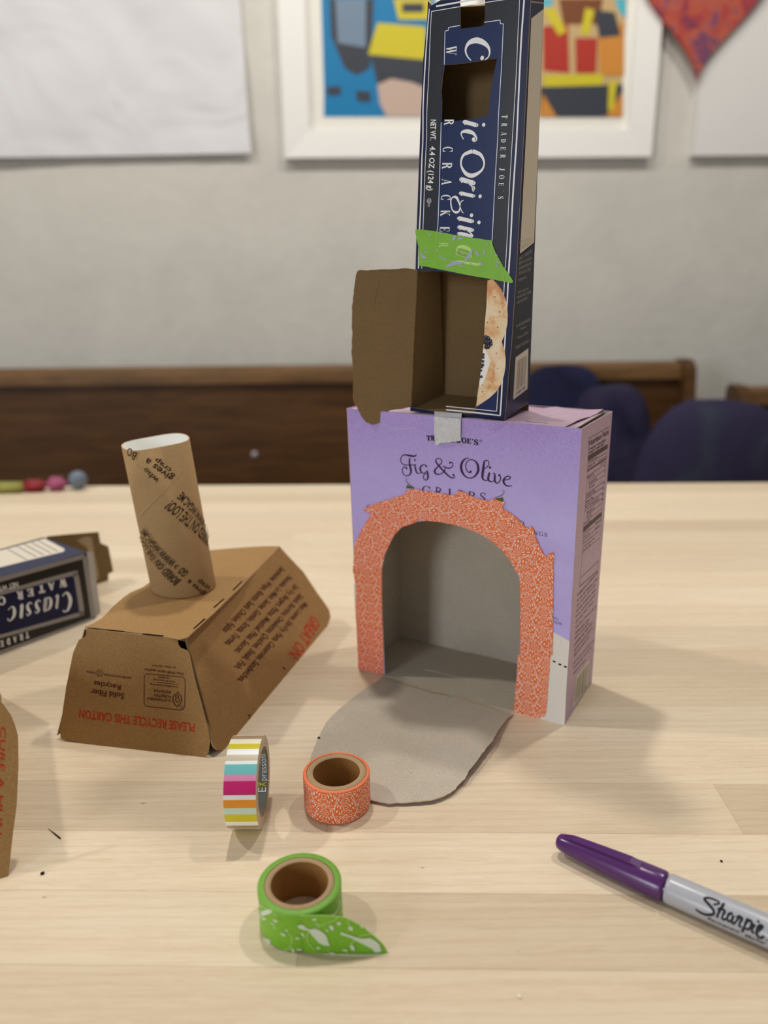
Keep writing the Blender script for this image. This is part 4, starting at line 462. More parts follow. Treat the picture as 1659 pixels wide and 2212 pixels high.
# ---- lettering: built-in sans font and two hand-made stroke alphabets
_fc = {}
def sans(s, bold=False):
    k = (s, bold)
    if k in _fc: return _fc[k]
    c = bpy.data.curves.new('t', 'FONT'); c.body = s; c.size = 1.0; c.resolution_u = 2; c.fill_mode = 'FRONT'
    if bold: c.offset = 0.018
    o = bpy.data.objects.new('t', c); COL.objects.link(o)
    dg = bpy.context.evaluated_depsgraph_get(); me = bpy.data.meshes.new_from_object(o.evaluated_get(dg))
    v = [(q.co.x, q.co.y) for q in me.vertices]; f = [tuple(p.vertices) for p in me.polygons]
    bpy.data.meshes.remove(me); bpy.data.objects.remove(o); bpy.data.curves.remove(c)
    x0, x1 = min(p[0] for p in v), max(p[0] for p in v)
    _fc[k] = ([((p[0]-x0)/(x1-x0), p[1]/0.73) for p in v], f); return _fc[k]
def glyphs(Tk=0.2, tn=0.05, sf=0.13):
    G = {}
    def st(x, y0=0, y1=1, serif=3):
        o = [[(x, y0, Tk), (x, y1, Tk)]]
        if serif & 1: o.append([(x-sf, y0+tn/2, tn), (x+sf, y0+tn/2, tn)])
        if serif & 2: o.append([(x-sf, y1-tn/2, tn), (x+sf, y1-tn/2, tn)])
        return o
    def ln(a, b, w): return [[a+(w,), b+(w,)]]
    def arc(cx, cy, rx, ry, a0, a1, n=14):
        o = []
        for i in range(n+1):
            a = math.radians(a0+(a1-a0)*i/n); o.append((cx+rx*math.cos(a), cy+ry*math.sin(a), tn+(Tk-tn)*abs(math.cos(a))**1.4))
        return [o]
    bar = lambda x0, x1, y: ln((x0, y), (x1, y), tn)
    G['A'] = (.78, ln((.08, 0), (.38, 1), tn)+ln((.38, 1), (.68, 0), Tk)+bar(.19, .56, .34)+bar(-.02, .2, tn/2)+bar(.54, .82, tn/2))
    G['C'] = (.72, arc(.4, .5, .33, .48, 40, 320)+ln((.67, 1), (.67, .66), tn)+ln((.67, .0), (.67, .3), tn))
    G['D'] = (.78, st(.18)+arc(.18, .5, .5, .48, 90, -90))
    G['E'] = (.68, st(.18)+bar(.1, .62, 1-tn/2)+bar(.15, .46, .5)+bar(.1, .64, tn/2)+ln((.62, 1), (.62, .7), tn)+ln((.64, 0), (.64, .3), tn)+ln((.46, .62), (.46, .38), tn))
    G['G'] = (.8, arc(.4, .5, .33, .48, 40, 330)+st(.66, .02, .4, 2)+ln((.66, 1), (.66, .68), tn))
    G['I'] = (.4, st(.2))
    G['J'] = (.5, st(.34, .2, 1, 2)+[[(.34, .25, Tk), (.3, .06, Tk*.7), (.16, .01, tn*1.5), (.06, .1, tn*2.5), (.08, .2, tn*3)]])
    G['K'] = (.8, st(.16)+ln((.16, .36), (.64, 1), tn)+ln((.3, .56), (.68, 0), Tk)+bar(.5, .8, 1-tn/2)+bar(.52, .84, tn/2))
    G['N'] = (.82, ln((.14, 0), (.14, 1), tn)+ln((.14, 1), (.7, 0), Tk)+ln((.7, 0), (.7, 1), tn)+bar(0, .26, 1-tn/2)+bar(.02, .28, tn/2)+bar(.56, .84, 1-tn/2))
    G['O'] = (.8, arc(.4, .5, .33, .48, 0, 360, 20))
    G['P'] = (.7, st(.18)+arc(.2, .74, .4, .245, 90, -90))
    G['R'] = (.8, st(.18)+arc(.2, .74, .38, .245, 90, -90)+[[(.36, .48, tn*2), (.54, .36, Tk*.9), (.6, .1, Tk*.9), (.72, .01, tn), (.78, .08, tn)]])
    G['S'] = (.62, [[(.52, .8, tn), (.44, .95, tn*1.2), (.28, .98, tn*1.2), (.12, .84, Tk*.7), (.16, .64, Tk), (.38, .46, Tk*1.05), (.52, .26, Tk*.9), (.44, .06, tn*1.6), (.26, .02, tn), (.1, .14, tn), (.07, .25, tn)]]+ln((.53, 1), (.53, .72), tn)+ln((.07, 0), (.07, .3), tn))
    G['T'] = (.72, st(.36, 0, 1, 1)+bar(.04, .68, 1-tn/2)+ln((.05, 1), (.05, .7), tn)+ln((.67, 1), (.67, .7), tn))
    G['U'] = (.8, st(.18, .25, 1, 2)+[[(.18, .27, Tk), (.24, .06, Tk*.6), (.42, .01, tn), (.6, .1, tn), (.64, .3, tn), (.64, 1, tn)]]+bar(.52, .76, 1-tn/2))
    G['V'] = (.78, ln((.1, 1), (.4, 0), Tk)+ln((.4, 0), (.68, 1), tn)+bar(0, .26, 1-tn/2)+bar(.55, .8, 1-tn/2))
    G['W'] = (1.1, ln((.1, 1), (.36, 0), Tk)+ln((.36, 0), (.56, 1), tn)+ln((.5, 1), (.76, 0), Tk)+ln((.76, 0), (1.0, 1), tn)+bar(0, .68, 1-tn/2)+bar(.86, 1.12, 1-tn/2))
    G["'"] = (.3, [[(.15, 1, Tk), (.15, .85, Tk), (.1, .68, tn)]])
    return G
def italic():
    T, t = .25, .065; G = {}; k = .24
    sl = lambda x, y: x+k*y
    def st(x, w=T): return [[(sl(x, 1)-.1, .93, t), (sl(x, .92), .95, w), (sl(x, .5), .5, w), (sl(x, .1), .1, w), (sl(x, 0)+.05, .01, t*1.6), (sl(x, 0)+.2, .16, t)]]
    def oval(cx, rx, w=T):
        return [[(sl(cx+rx*math.cos(a), .5+.48*math.sin(a)), .5+.48*math.sin(a), t+(w-t)*abs(math.cos(a))**1.4) for a in [i*math.pi/9 for i in range(19)]]]
    G['i'] = (.5, st(.12)); G['c'] = (.72, [[(sl(.6, .8), .78, .1), (sl(.52, .95), .95, t), (sl(.35, 1), .99, t*1.3), (sl(.12, .75), .75, T*.8), (sl(.08, .4), .4, T), (sl(.2, .05), .05, T*.6), (sl(.4, 0), .0, t), (sl(.62, .15), .16, t)]])
    G['r'] = (.75, st(.08)[:1]+[[(sl(.14, .5), .5, t), (sl(.28, .8), .82, t), (sl(.42, .97), .98, t*1.3), (sl(.52, .9), .9, .1)]])
    G['g'] = (.75, oval(.32, .26)); G['a'] = (.85, oval(.32, .27)+st(.55))
    G['n'] = (1.0, st(.08)[:1]+[[(sl(.14, .5), .5, t), (sl(.3, .85), .85, t*1.2), (sl(.46, .98), .97, T*.6), (sl(.52, .8), .8, T), (sl(.5, .3), .3, T), (sl(.52, .04), .04, T*.6), (sl(.72, .18), .18, t)]])
    G['l'] = (.5, [[(sl(.02, 1), .97, t), (sl(.14, .97), .97, T*.7), (sl(.12, .5), .5, T*.7), (sl(.12, .1), .1, T*.7), (sl(.16, 0), 0, t*1.5), (sl(.34, .14), .14, t)]])
    G['s'] = (.6, [[(sl(.42, .8), .8, .08), (sl(.3, .98), .98, t), (sl(.1, .8), .8, T*.7), (sl(.3, .5), .5, T), (sl(.38, .2), .2, T*.8), (sl(.2, 0), 0, t), (sl(.02, .18), .18, .1)]])
    return G
DID = glyphs(.2, .05); DIDF = glyphs(.27, .13, .19); ROM = glyphs(.13, .055, .1); ITA = italic()
def put(b, fr, spec, off, font=None, bold=False, mi=0):
    s, sx, sy, ex, ey, ux, uy = spec
    bx, by, vx, vy = ex-sx, ey-sy, ux-sx, uy-sy
    P = lambda x, y: (sx+x*bx+y*vx, sy+x*by+y*vy)
    if font is None:
        v, f = sans(s, bold); b.add([fr.p(*P(*q), off) for q in v], f, mi); return
    tr = .14; W = sum(font[c][0] if c in font else .45 for c in s)+tr*(len(s)-1); x0 = 0.0
    sb = math.hypot(bx, by)/W; sv = math.hypot(vx, vy)
    for c in s:
        if c in font:
            w, strokes = font[c]
            for k in strokes:
                pts = cr(k, 4) if len(k) > 2 else k
                L, R = [], []
                for i, q in enumerate(pts):
                    a, d = pts[max(0, i-1)], pts[min(len(pts)-1, i+1)]; dx, dy = (d[0]-a[0]), (d[1]-a[1]); l = math.hypot(dx, dy) or 1
                    nx, ny = -dy/l*q[2]/2, dx/l*q[2]/2
                    L.append(fr.p(*P((x0+q[0]+nx)/W, q[1]+ny), off)); R.append(fr.p(*P((x0+q[0]-nx)/W, q[1]-ny), off))
                n = len(pts); b.add(L+R, [(i, n+i, n+i+1, i+1) for i in range(n-1)], mi)
            x0 += w+tr
        else: x0 += .45+tr
def lettering(name, fr, specs, mt, parent, off=0.0001, font=None, bold=False, strokes=(), dots=(), polys=(), label=None):
    b = MB()
    for s in specs: put(b, fr, s, off, font, bold)
    for s in strokes: ribbon(b, fr, s, off)
    for d in dots: disc(b, fr, d, off)
    for p in polys:
        flat, tris = tess([p]); b.add([fr.p(q[0], q[1], off) for q in flat], tris)
    return b.build(name, mt, parent, label=label)
def lathe(b, M, prof, n=48, mi=0, cap0=False, cap1=False, s0=0.0):
    """prof = [(radius, height)], M maps local (x,y,z)"""
    v, uv = [], []
    for r, z in prof:
        for i in range(n):
            a = 2*math.pi*i/n; v.append(M @ Vector((r*math.cos(a), r*math.sin(a), z))); uv.append((a*r*1000, z*1000))
    f = [(j*n+i, j*n+(i+1) % n, (j+1)*n+(i+1) % n, (j+1)*n+i) for j in range(len(prof)-1) for i in range(n)]
    if cap0: f.append(tuple(reversed(range(n))))
    if cap1: f.append(tuple((len(prof)-1)*n+i for i in range(n)))
    b.add(v, f, mi, uv)
def structure(o): o['kind'] = 'structure'; return o
V = Vector
# ------------------------------------------------------------------ room shell
WA = F['WA']
wy0 = WA.p(-2600, -740); 
b = MB(); f_ = lambda u, v, o: WA.p(u, v, o)
b.add([f_(-2600, -740, 0), f_(2600, -740, 0), f_(2600, 1800, 0), f_(-2600, 1800, 0), f_(-2600, -740, -.12), f_(2600, -740, -.12), f_(2600, 1800, -.12), f_(-2600, 1800, -.12)],
      [(0, 1, 2, 3), (7, 6, 5, 4), (0, 3, 7, 4), (1, 5, 6, 2), (3, 2, 6, 7), (0, 4, 5, 1)])
structure(b.build('wall_back', WALLM))
b = MB(); b.box((0, -.4, -.77), (5.2, 5.2, .06)); structure(b.build('floor', FLOORM))

# ------------------------------------------------------------------ work table of maple staves
yaw = math.atan2(D['edge'][1][1]-D['edge'][0][1], D['edge'][1][0]-D['edge'][0][0])
ex = V((math.cos(yaw), math.sin(yaw), 0)); ey = V((-ex.y, ex.x, 0))
tab = empty('work_table', (0, 0.45, -0.74), 'pale maple butcher-block work table carrying all the boxes, tapes and marker', 'table')
def stave(x0, x1, y0, y1, tint):
    c = .0001; z0, z1 = -.042, 0.0
    P = lambda x, y, z: ex*x+ey*y+V((0, 0, z))
    x0 += .00004; x1 -= .00004; y0 += .00004; y1 -= .00004
    v = [P(x0, y0, z0), P(x1, y0, z0), P(x1, y1, z0), P(x0, y1, z0), P(x0, y0, z1-c), P(x1, y0, z1-c), P(x1, y1, z1-c), P(x0, y1, z1-c),
         P(x0+c, y0+c, z1), P(x1-c, y0+c, z1), P(x1-c, y1-c, z1), P(x0+c, y1-c, z1)]
    f = [(3, 2, 1, 0), (0, 1, 5, 4), (1, 2, 6, 5), (2, 3, 7, 6), (3, 0, 4, 7), (4, 5, 9, 8), (5, 6, 10, 9), (6, 7, 11, 10), (7, 4, 8, 11), (8, 9, 10, 11)]
    o = mesh('stave', v, f, MAPLE, tab); o.color = (tint[0], tint[1], tint[2], 1)
yr = 0.2878; SW = .0405
fixed = {0: [(-1.1, -.37, .0), (-.37, -.045, -.01), (-.045, .33, .06), (.33, 1.1, .02)], -1: [(-1.1, -.2, -.05), (-.2, .5, .03), (.5, 1.1, .0)], -2: [(-1.1, -.1, .0), (-.1, .45, -.04), (.45, 1.1, .02)],
         -3: [(-1.1, .1, -.02), (.1, 1.1, .04)], 1: [(-1.1, -.25, .0), (-.25, .3, -.03), (.3, 1.1, -.05)], 2: [(-1.1, -.04, .05), (-.04, .171, .02), (.171, .7, .07), (.7, 1.1, .03)], 3: [(-1.1, -.3, .02), (-.3, .26, .0), (.26, 1.1, .05)]}
ymax = ey.dot(V(D['edge'][0])); rows = int((ymax-yr)/SW)
for k in range(-13, rows+2):
    y0 = yr+(k-1)*SW; y1 = min(y0+SW, ymax)
    if y1-y0 < .002: continue
    segs = fixed.get(k)
    if not segs:
        cuts = [-1.1]; x = -1.1+random.uniform(.2, .6)
        while x < .95: cuts.append(x); x += random.uniform(.35, .75)
        cuts.append(1.1); segs = [(a, c, random.uniform(-.05, .055)) for a, c in zip(cuts, cuts[1:])]
    for a, c, d in segs:
        w = random.uniform(-.015, .015)
        stave(a, c, y0, y1, (1-d*2.2, 1-d*2.5+w*.5, 1-d*2.9+w*1.3))
for i, (sx, yy) in enumerate([(-1, -.15), (-1, .95), (1, -.15), (1, .95)]):
    q = MB(); q.box(ex*(sx*.98)+ey*yy+V((0, 0, -.391)), (.07, .07, .698)); q.build('leg', PEWL, tab)
R = Matrix.Rotation(yaw, 3, 'Z')
q = MB(); q.box(ey*.92+V((0, 0, -.087)), (1.86, .024, .09), 0, R); q.box(ey*-.12+V((0, 0, -.087)), (1.86, .024, .09), 0, R); q.build('apron', PEWL, tab)

# ------------------------------------------------------------------ lilac crisps box with the arched doorway
pc = [V(p) for p in D['purple_corners']]; BL, BR, BB, TL, TR, BT = pc
PF, PS, PT = F['PF'], F['PS'], F['PT']
TH = .0006
box = empty('crisps_box', (BL+BR)/2+V((.015, .03, 0)), 'lilac cardboard crisps box standing on the table with an arched doorway edged in orange tape', 'box')
fo = D['front_outline']; op = D['opening']
outline = [tuple(fo[0])]+[tuple(p) for p in op]+[tuple(fo[1]), tuple(fo[2]), tuple(fo[3])]
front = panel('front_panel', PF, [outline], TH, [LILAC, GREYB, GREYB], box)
side = panel('side_panel', PS, [[tuple(p) for p in D['side_outline']]], TH, [PINKL, GREYB, PINKL], box)
dv = BB-BR; dvt = BT-TR
def quad(name, a, b_, c, d, mats, parent, th=TH, label=None):
    a, b_, c, d = V(a), V(b_), V(c), V(d); n = (b_-a).cross(d-a).normalized()
    v = [a, b_, c, d]+[p-n*th for p in (a, b_, c, d)]
    return mesh(name, v, [(0, 1, 2), (0, 2, 3), (6, 5, 4), (7, 6, 4), (0, 4, 5, 1), (1, 5, 6, 2), (2, 6, 7, 3), (3, 7, 4, 0)], mats, parent, [0, 0, 1, 1, 2, 2, 2, 2], label=label)
quad('side_panel', BL+dv, BL, TL, TL+dvt, [PINKL, GREYB, PINKL], box)
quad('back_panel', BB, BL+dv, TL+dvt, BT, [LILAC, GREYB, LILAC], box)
up1 = V((0, 0, .0008))
quad('bottom_panel', BL+up1, BR+up1, BB+up1, BL+dv+up1, [GREYB, LILAC, GREYB], box, .0006)
n_ = V((0, 0, .0014)); quad('bottom_flap', BL*.72+BR*.28+dv*.35+n_, BR+dv*.4+n_, BB+n_, BL*.6+BR*.4+dv+n_, [GREYB, GREYB, GREYB], box, .0005)
# top: creased lid flap and the tuck flap showing past its right end
tf = [tuple(p) for p in D['topflap']]
def lidwarp(u, v): return -.0016*max(0, math.sin(u*.05))*min(1, max(0, v/18)) + (.0012 if u > 140 else 0)*min(1, max(0, v/25))
tl = PT; Lw = 150.5; Dp = (BT-TR).length*1000
lid = []
for i in range(17):
    for j in range(7):
        u = Lw*.985*i/16; v = Dp*j/6
        crease = .0009*math.sin(i*1.9+j*1.3)*min(j, 3)/3 + (.0010*j/6 if i > 14 else 0)
        lid.append((u if i < 16 else u-3.5*(1-j/6)+2.5*j/6, v, crease-.0006))
b = MB(); pts = [PT.p(u-.6, v, z) for u, v, z in lid]
b.add(pts, [(i*7+j, (i+1)*7+j, (i+1)*7+j+1, i*7+j+1) for i in range(16) for j in range(6)])
b.add([p-V((0, 0, .0006)) for p in pts], [(i*7+j+1, (i+1)*7+j+1, (i+1)*7+j, i*7+j) for i in range(16) for j in range(6)], 1)
b.build('top_flap', [PINKL, GREYB], box, label='creased pinkish lilac lid flap')
quad('tuck_flap', PT.p(118, 1, -.0025), PT.p(150.5, .5, -.001), PT.p(150.5, Dp-1, -.001), PT.p(118, Dp-1, -.0035), [PINKL, GREYB, GREYB], box, .0006)
quad('tuck_flap', PT.p(0, 1, -.001), PT.p(30, 1, -.0035), PT.p(30, Dp-1, -.0035), PT.p(0, Dp-1, -.001), [PINKL, GREYB, GREYB], box, .0006)
lettering('fold_slit', PT, [], HOLE, box, .0012, strokes=D['slits'])
# flap on the table
FLr = F['FL']; fl = jag([tuple(p) for p in D['flap']], .35, 1.6)
cx0 = sum(p[0] for p in fl)/len(fl)
def flapwarp(u, v):
    q = FLr.p(u, v); d = (q-BL).dot(PF.N)*1000            # distance in front of the box, mm
    return -.0022+.0040*math.sin(min(1.0, max(0, d)/95)*math.pi*.8)*(.35+.65*min(1, max(0, (u+30)/70)))+.0002
flap = panel('door_flap', FLr, [fl], .0006, [GREYB, LILAC, KEDGE], box, 'grey cardboard door flap folded down onto the table', warp=flapwarp)
# finer interior so the flap can curve
bm = bmesh.new(); bm.from_mesh(flap.data)
bmesh.ops.triangulate(bm, faces=bm.faces[:]); bm.to_mesh(flap.data); bm.free()
class Warp:
    def __init__(s, fr, w): s.fr, s.w = fr, w
    def p(s, u, v, off=0): return s.fr.p(u, v, off+s.w(u, v))
lettering('hinge_crease', Warp(FLr, flapwarp), [], SCORE, flap, .00045, strokes=[D['flapline']])
lettering('pin_hole', Warp(FLr, flapwarp), [], HOLE, flap, .0004, dots=[[D['flaphole'][0], D['flaphole'][1], .9]])
# prints on the front
wr = [tuple(p) for p in D['white_right']]
decal('plate_print', PF, [wr], mat('plate_white_print', (234, 230, 224), 0.5, 0.3), front, .00005, label='off-white printed corner area')
decal('plate_print', PF, [[tuple(p) for p in D['white_left']]], OFFW, front, .00005)
lettering('perforation', PF, [], HOLE, front, .0001, strokes=D['perf'])
lettering('crease_mark', PF, [], CREASE, front, .0001, strokes=D['crease'])
lettering('product_lettering', PF, [], PLUM, front, .0001, strokes=[[(q[0], q[1], q[2]*1.3) for q in s] for s in D['fig']], dots=[[d[0], d[1], d[2]] for d in D['figdots']])
lettering('caption_lettering', PF, D['crisps'], PLUM, front, .0001, font=ROM)
lettering('caption_lettering', PF, D['toppings'], INK, front, .0001, font=ROM)
t = lettering('shop_lettering', PF, D['tjpurple'], INK, front, .0001, font=DIDF)
b = MB(); ring(b, PF, D['tjreg'], .0001, .25); b.build('registered_mark', INK, front)
lettering('olive_leaf_print', PF, [], LEAFG, front, .00012, polys=D['leaf'])
lettering('stem_print', PF, [], STEMG, front, .0001, strokes=D['leafcurl'])
SCROLLS = [[(0, 7.5, .25), (1.5, 6.2, .5), (3, 5.2, .3), (4.6, 4, .6), (5.4, 2.2, .3), (4.8, .6, .5), (6.5, -.8, .3)],
 [(0, 4.6, .3), (.7, 3.8, .3), (.6, 3, .25), (1.6, 3.2, .3), (2, 2.3, .3), (1.5, 1.7, .25), (2.6, 1.6, .3), (2.8, .6, .3), (1.8, 0, .3), (.6, -.3, .3), (0, -.2, .3)],
 [(0, 2.9, .2), (0, .6, .25)], [(.5, 2, .2), (.9, 1.2, .3), (.6, .4, .2)], [(3.2, 3.6, .1), (4, 2.8, .8), (3.9, 1.6, .1)], [(3.4, -.6, .1), (4.6, -1.4, .9), (4.8, -2.8, .1)],
 [(1.2, -1.2, .1), (2.4, -1.6, .6), (3.2, -2.8, .7), (2.6, -3.8, .1)], [(0, -1.5, .25), (1, -2.2, .35), (1.4, -3.4, .35), (.8, -4.2, .3), (.2, -3.6, .2)],
 [(0, -5.2, .3), (1.4, -5, .4), (2.6, -5.8, .4), (2.4, -7, .4), (1.2, -7.3, .2)], [(4.2, -4.4, .1), (5.2, -5, 1), (5.6, -6.2, .1)], [(3.6, -5.6, .1), (3.8, -6.8, .6), (3, -7.6, .1)],
 [(5, 5.4, .1), (6, 4.6, .9), (6.4, 3.2, .1)], [(2.2, 6.8, .1), (3.4, 6.6, .6), (4.2, 5.6, .1)], [(0, 6.2, .1), (1.2, 5.2, .5), (1.9, 4.2, .1)], [(6.5, 1.6, .1), (5.6, .4, .4), (6.3, -2.2, .5), (6.4, -4, .1)], [(0.3, -6.0, .5), (0.9, -6.4, .1)], [(4.4, 7.4, .2), (5.4, 6.6, .4), (6.5, 6.4, .2)], [(1.0, 8.0, .3), (0, 7.0, .2)]]
def scrollwork(name, fr, ang, ox, oy, box_, keep, off, parent, k=.86):
    # repeats a mirrored leaf-scroll motif in half-drop rows; keep(u, v) trims it to the tape
    b = MB(); c, s_ = math.cos(ang), math.sin(ang); x0, y0, x1, y1 = box_; R_ = math.hypot(x1-x0, y1-y0)/2+14; mx, my = (x0+x1)/2, (y0+y1)/2
    tw_, th_ = 13*k, 15.6*k; ni = int(R_/tw_)+2; nj = int(R_/th_)+2
    for i in range(-ni, ni+1):
        for j in range(-nj, nj+1):
            tx, ty = i*tw_+ox % tw_, j*th_+oy % th_+(th_/2 if i % 2 else 0)
            px_, py_ = mx+tx*c-ty*s_, my+tx*s_+ty*c
            if not (x0-12 < px_ < x1+12 and y0-12 < py_ < y1+12): continue
            for st in SCROLLS:
                p = cr(st, 3) if len(st) > 2 else st
                for sg in (1, -1):
                    q = [(mx+(tx+sg*a*k)*c-(ty+bb*k)*s_, my+(tx+sg*a*k)*s_+(ty+bb*k)*c, w*k) for a, bb, w in p]
                    run = []
                    for z in q+[None]:
                        if z is not None and keep(z[0], z[1]): run.append(z)
                        else:
                            if len(run) > 1: ribbon(b, fr, run, off, 1, False)
                            run = []
    o = b.build(name, DAMW, parent); o['kind'] = 'stuff'; return o
tints = {'a': (.95, .80, .78), 'b': (.96, .88, .80), 'c': (.98, .93, .93), 'd': (.97, .92, .94), 'e': (.98, .95, .97), 'f': (1, .97, .97), 'g': (1, .98, .98), 'h': (1, .98, .98), 'i': (.98, .93, .93), 'j': (1, 1, 1)}
tilt = {'a': 0, 'b': .1, 'c': .5, 'd': 1.1, 'e': 1.5, 'f': 1.35, 'g': 2.4, 'h': 0, 'i': .3, 'j': 0}
for n, k in enumerate('ajibhcgdfe'):
    rg = jag([tuple(p) for p in D['strips'][k]], .22, 1.0)
    o = panel('tape_strip', PF, [rg], .00012, [DAM, DAM, DAM], box, off=.0002+.00007*n)
    o.color = tints[k]+(1,)
    pg = tpo(D['strips'][k]); xs = [p[0] for p in pg]; ys = [p[1] for p in pg]
    w_ = scrollwork('damask_print', PF, tilt[k], random.uniform(0, 12), random.uniform(0, 15), (min(xs), min(ys), max(xs), max(ys)), lambda u, v: inside((u, v), pg), .00023+.00007*n, o)
    w_.color = o.color
# masking tape from the tower down over the front
m0, m1, m2, m3 = [V(p) for p in D['masktop']]
mk = [tuple(p) for p in D['mask']]; flat, tris = tess([jag(mk, .08, 1.0, lambda p: p[1] < 183)])
b = MB(); b.add([PF.p(p[0], p[1], .0011) for p in flat], tris)
a0, a1 = PF.p(mk[0][0], mk[0][1], .0011), PF.p(mk[1][0], mk[1][1], .0011)
b.add([a0, a1, m3, m2, m1, m0], [(0, 1, 2, 3), (3, 2, 4, 5)])
b.build('masking_tape', MASK, box, label='torn piece of white masking tape')
# side panel print
lettering('nutrition_table', PS, D['nf_text'][:3], SIDEINK, side, .0001, bold=True)
lettering('nutrition_table', PS, D['nf_text'][3:], SIDEINK, side, .0001, strokes=D['nf_box']+D['nf_rules'])
lettering('ingredients_lettering', PS, D['ing_text'], SIDEINK, side, .0001)
tag = decal('barcode_label', PS, [[tuple(p) for p in D['ptag']]], OFFW, side, .00008)
lettering('barcode', PS, [], INK, side, .00014, strokes=D['ptag_bars'])

# ------------------------------------------------------------------ tall navy cracker box on top
CF, CS, CD = F['CF'], F['CS'], F['CD']
cBL, cBR, cTL, cTR = [V(p) for p in D['cracker_corners']]
tw = empty('cracker_box', (cBL+cBR)/2+V((.01, .02, 0)), 'tall navy cracker box taped upright on the lilac box, with a square window', 'box')
cfo = [tuple(p) for p in D['cf_outline']]
hole1 = jag([tuple(p) for p in D['door_hole']], .12, 2.0); hole2 = jag([tuple(p) for p in D['win_hole']], .15, 1.5)
cfront = panel('front_panel', CF, [cfo, hole1, hole2], .0006, [NAVY, KRAFTD, KEDGE], tw)
rb0, rb1 = CS.p(40, -.5), CS.p(18.5, 226)          # right back edge, squashed narrower at the top
ib, it = [V(p) for p in D['inner']]
d_ = (it-ib); lb0 = ib-d_*((ib.z-cBL.z)/d_.z); lb1 = ib+d_*((rb1.z-ib.z)/d_.z)
cTRs = CS.p(0, (cTR-cBR).dot(CS.V)*1000)
cside = quad('side_panel', cBR, rb0+V((0, 0, .006)), rb1, cTRs, [NAVY, KRAFTD, NAVY], tw)
e = CF.N*-.0006
quad('side_panel', lb0, cBL+e, cTL+e, lb1, [NAVY, KRAFTD, NAVY], tw)
quad('back_panel', rb0, lb0, lb1, rb1, [NAVY, KRAFTD, NAVY], tw)
quad('bottom_panel', cBL+V((0, 0, .0012))+e, cBR+V((0, 0, .0012))+e, rb0+V((0, 0, .0062)), ib+V((0, 0, .0002)), [KRAFTD, NAVY, KEDGE], tw)
q0 = ib*.55+rb0*.45+V((0, 0, .004)); quad('bottom_flap', cBL*.35+cBR*.65+V((0, 0, .0022))+e*2, cBR+V((0, 0, .0022))+e*3, rb0+V((0, 0, .0076)), q0, [KRAFTD, KRAFTD, HOLE], tw, .0004)
quad('top_flap', cTL*.97+lb1*.03-V((0, 0, .003)), cTRs*.97+rb1*.03-V((0, 0, .003)), rb1-V((0, 0, .006)), lb1-V((0, 0, .006)), [NAVY, KRAFTD, KEDGE], tw)
def cutdecal(name, fr, poly, holes, mt, parent, off):
    """print layer: keeps only the part of a polygon outside the cut-outs (clipped on a fine grid of the sheet)"""
    bm = bmesh.new(); flat, tris = tess([poly])
    vs = [bm.verts.new((p[0], p[1], 0)) for p in flat]
    for t_ in tris:
        try: bm.faces.new([vs[i] for i in t_])
        except ValueError: pass
    for h in holes:
        for a, c in zip(h, h[1:]+h[:1]):
            dx, dy = c[0]-a[0], c[1]-a[1]
            if math.hypot(dx, dy) < 1e-4: continue
            mx = (a[0]+c[0])/2; my = (a[1]+c[1])/2
            geo = [x for x in bm.faces if any(abs(v.co.x-mx) < 60 and abs(v.co.y-my) < 120 for v in x.verts)]
            ed = {e_ for x in geo for e_ in x.edges}; ve = {v for x in geo for v in x.verts}
            bmesh.ops.bisect_plane(bm, geom=geo+list(ed)+list(ve), plane_co=(a[0], a[1], 0), plane_no=(dy, -dx, 0))
    dead = [x for x in bm.faces if any(inside((x.calc_center_median().x, x.calc_center_median().y), h) for h in holes)]
    bmesh.ops.delete(bm, geom=dead, context='FACES')
    bm.verts.index_update(); v = [(q.co.x, q.co.y) for q in bm.verts]; f = [tuple(q.index for q in x.verts) for x in bm.faces]; bm.free()
    return mesh(name, [fr.p(q[0], q[1], off) for q in v], f, mt, parent, None, [(q[0], q[1]) for q in v])
HS = [[tuple(p) for p in D['door_hole']], [tuple(p) for p in D['win_hole']]]
def simp(h, tol=.8):
    out = [h[0]]
    for i in range(1, len(h)):
        if math.hypot(h[i][0]-out[-1][0], h[i][1]-out[-1][1]) > tol: out.append(h[i])
    return out
HS = [simp(h, 2.0) for h in HS]
NT = cfo[6:11]; NOTCH = [(NT[0][0], NT[0][1]+6)]+NT[1:4]+[(NT[4][0], NT[4][1]+6)]; HS.append(NOTCH)
cutdecal('charcoal_print', CF, tpo(D['charcoal']), HS, CHAR, cfront, .00005)
cutdecal('navy_panel_print', CF, tpo(D['panel']), HS, NAVYP, cfront, .00009)
cutdecal('navy_panel_print', CF, tpo(D['bottomnavy']), HS[:1], NAVYP, cfront, .00007)
lettering('border_line', CF, [], WHITEP, cfront, .00012, strokes=D['cf_lines'])
lettering('product_lettering', CF, D['orig'], WHITEP, cfront, .00016, font=ITA, strokes=[[(q[0], q[1], q[2]*1.2) for q in D[k]] for k in ('C', 'O', 'gloop')], dots=D['odots']+[D['Cball']])
lettering('caption_lettering', CF, D['water'], WHITEP, cfront, .00014, font=DID)
lettering('shop_lettering', CF, D['tjcf'], WHITEP, cfront, .00014, font=DID)
lettering('weight_lettering', CF, D['netwt']+D['utext'], WHITEP, cfront, .00014, bold=True)
b = MB(); ring(b, CF, D['udots'][0], .00014, .25)
u = D['udots'][1]; ribbon(b, CF, [(u[0]-u[2], u[1]-u[2], .22), (u[0]+u[2], u[1]-u[2], .22), (u[0]+u[2], u[1]+u[2], .22), (u[0]-u[2], u[1]+u[2], .22), (u[0]-u[2], u[1]-u[2], .22)], .00014, smooth=False)
b.build('kosher_mark', WHITEP, cfront)
cutdecal('cracker_print', CF, tpo(D['crack1']), HS[:1], CRACK, cfront, .00018)
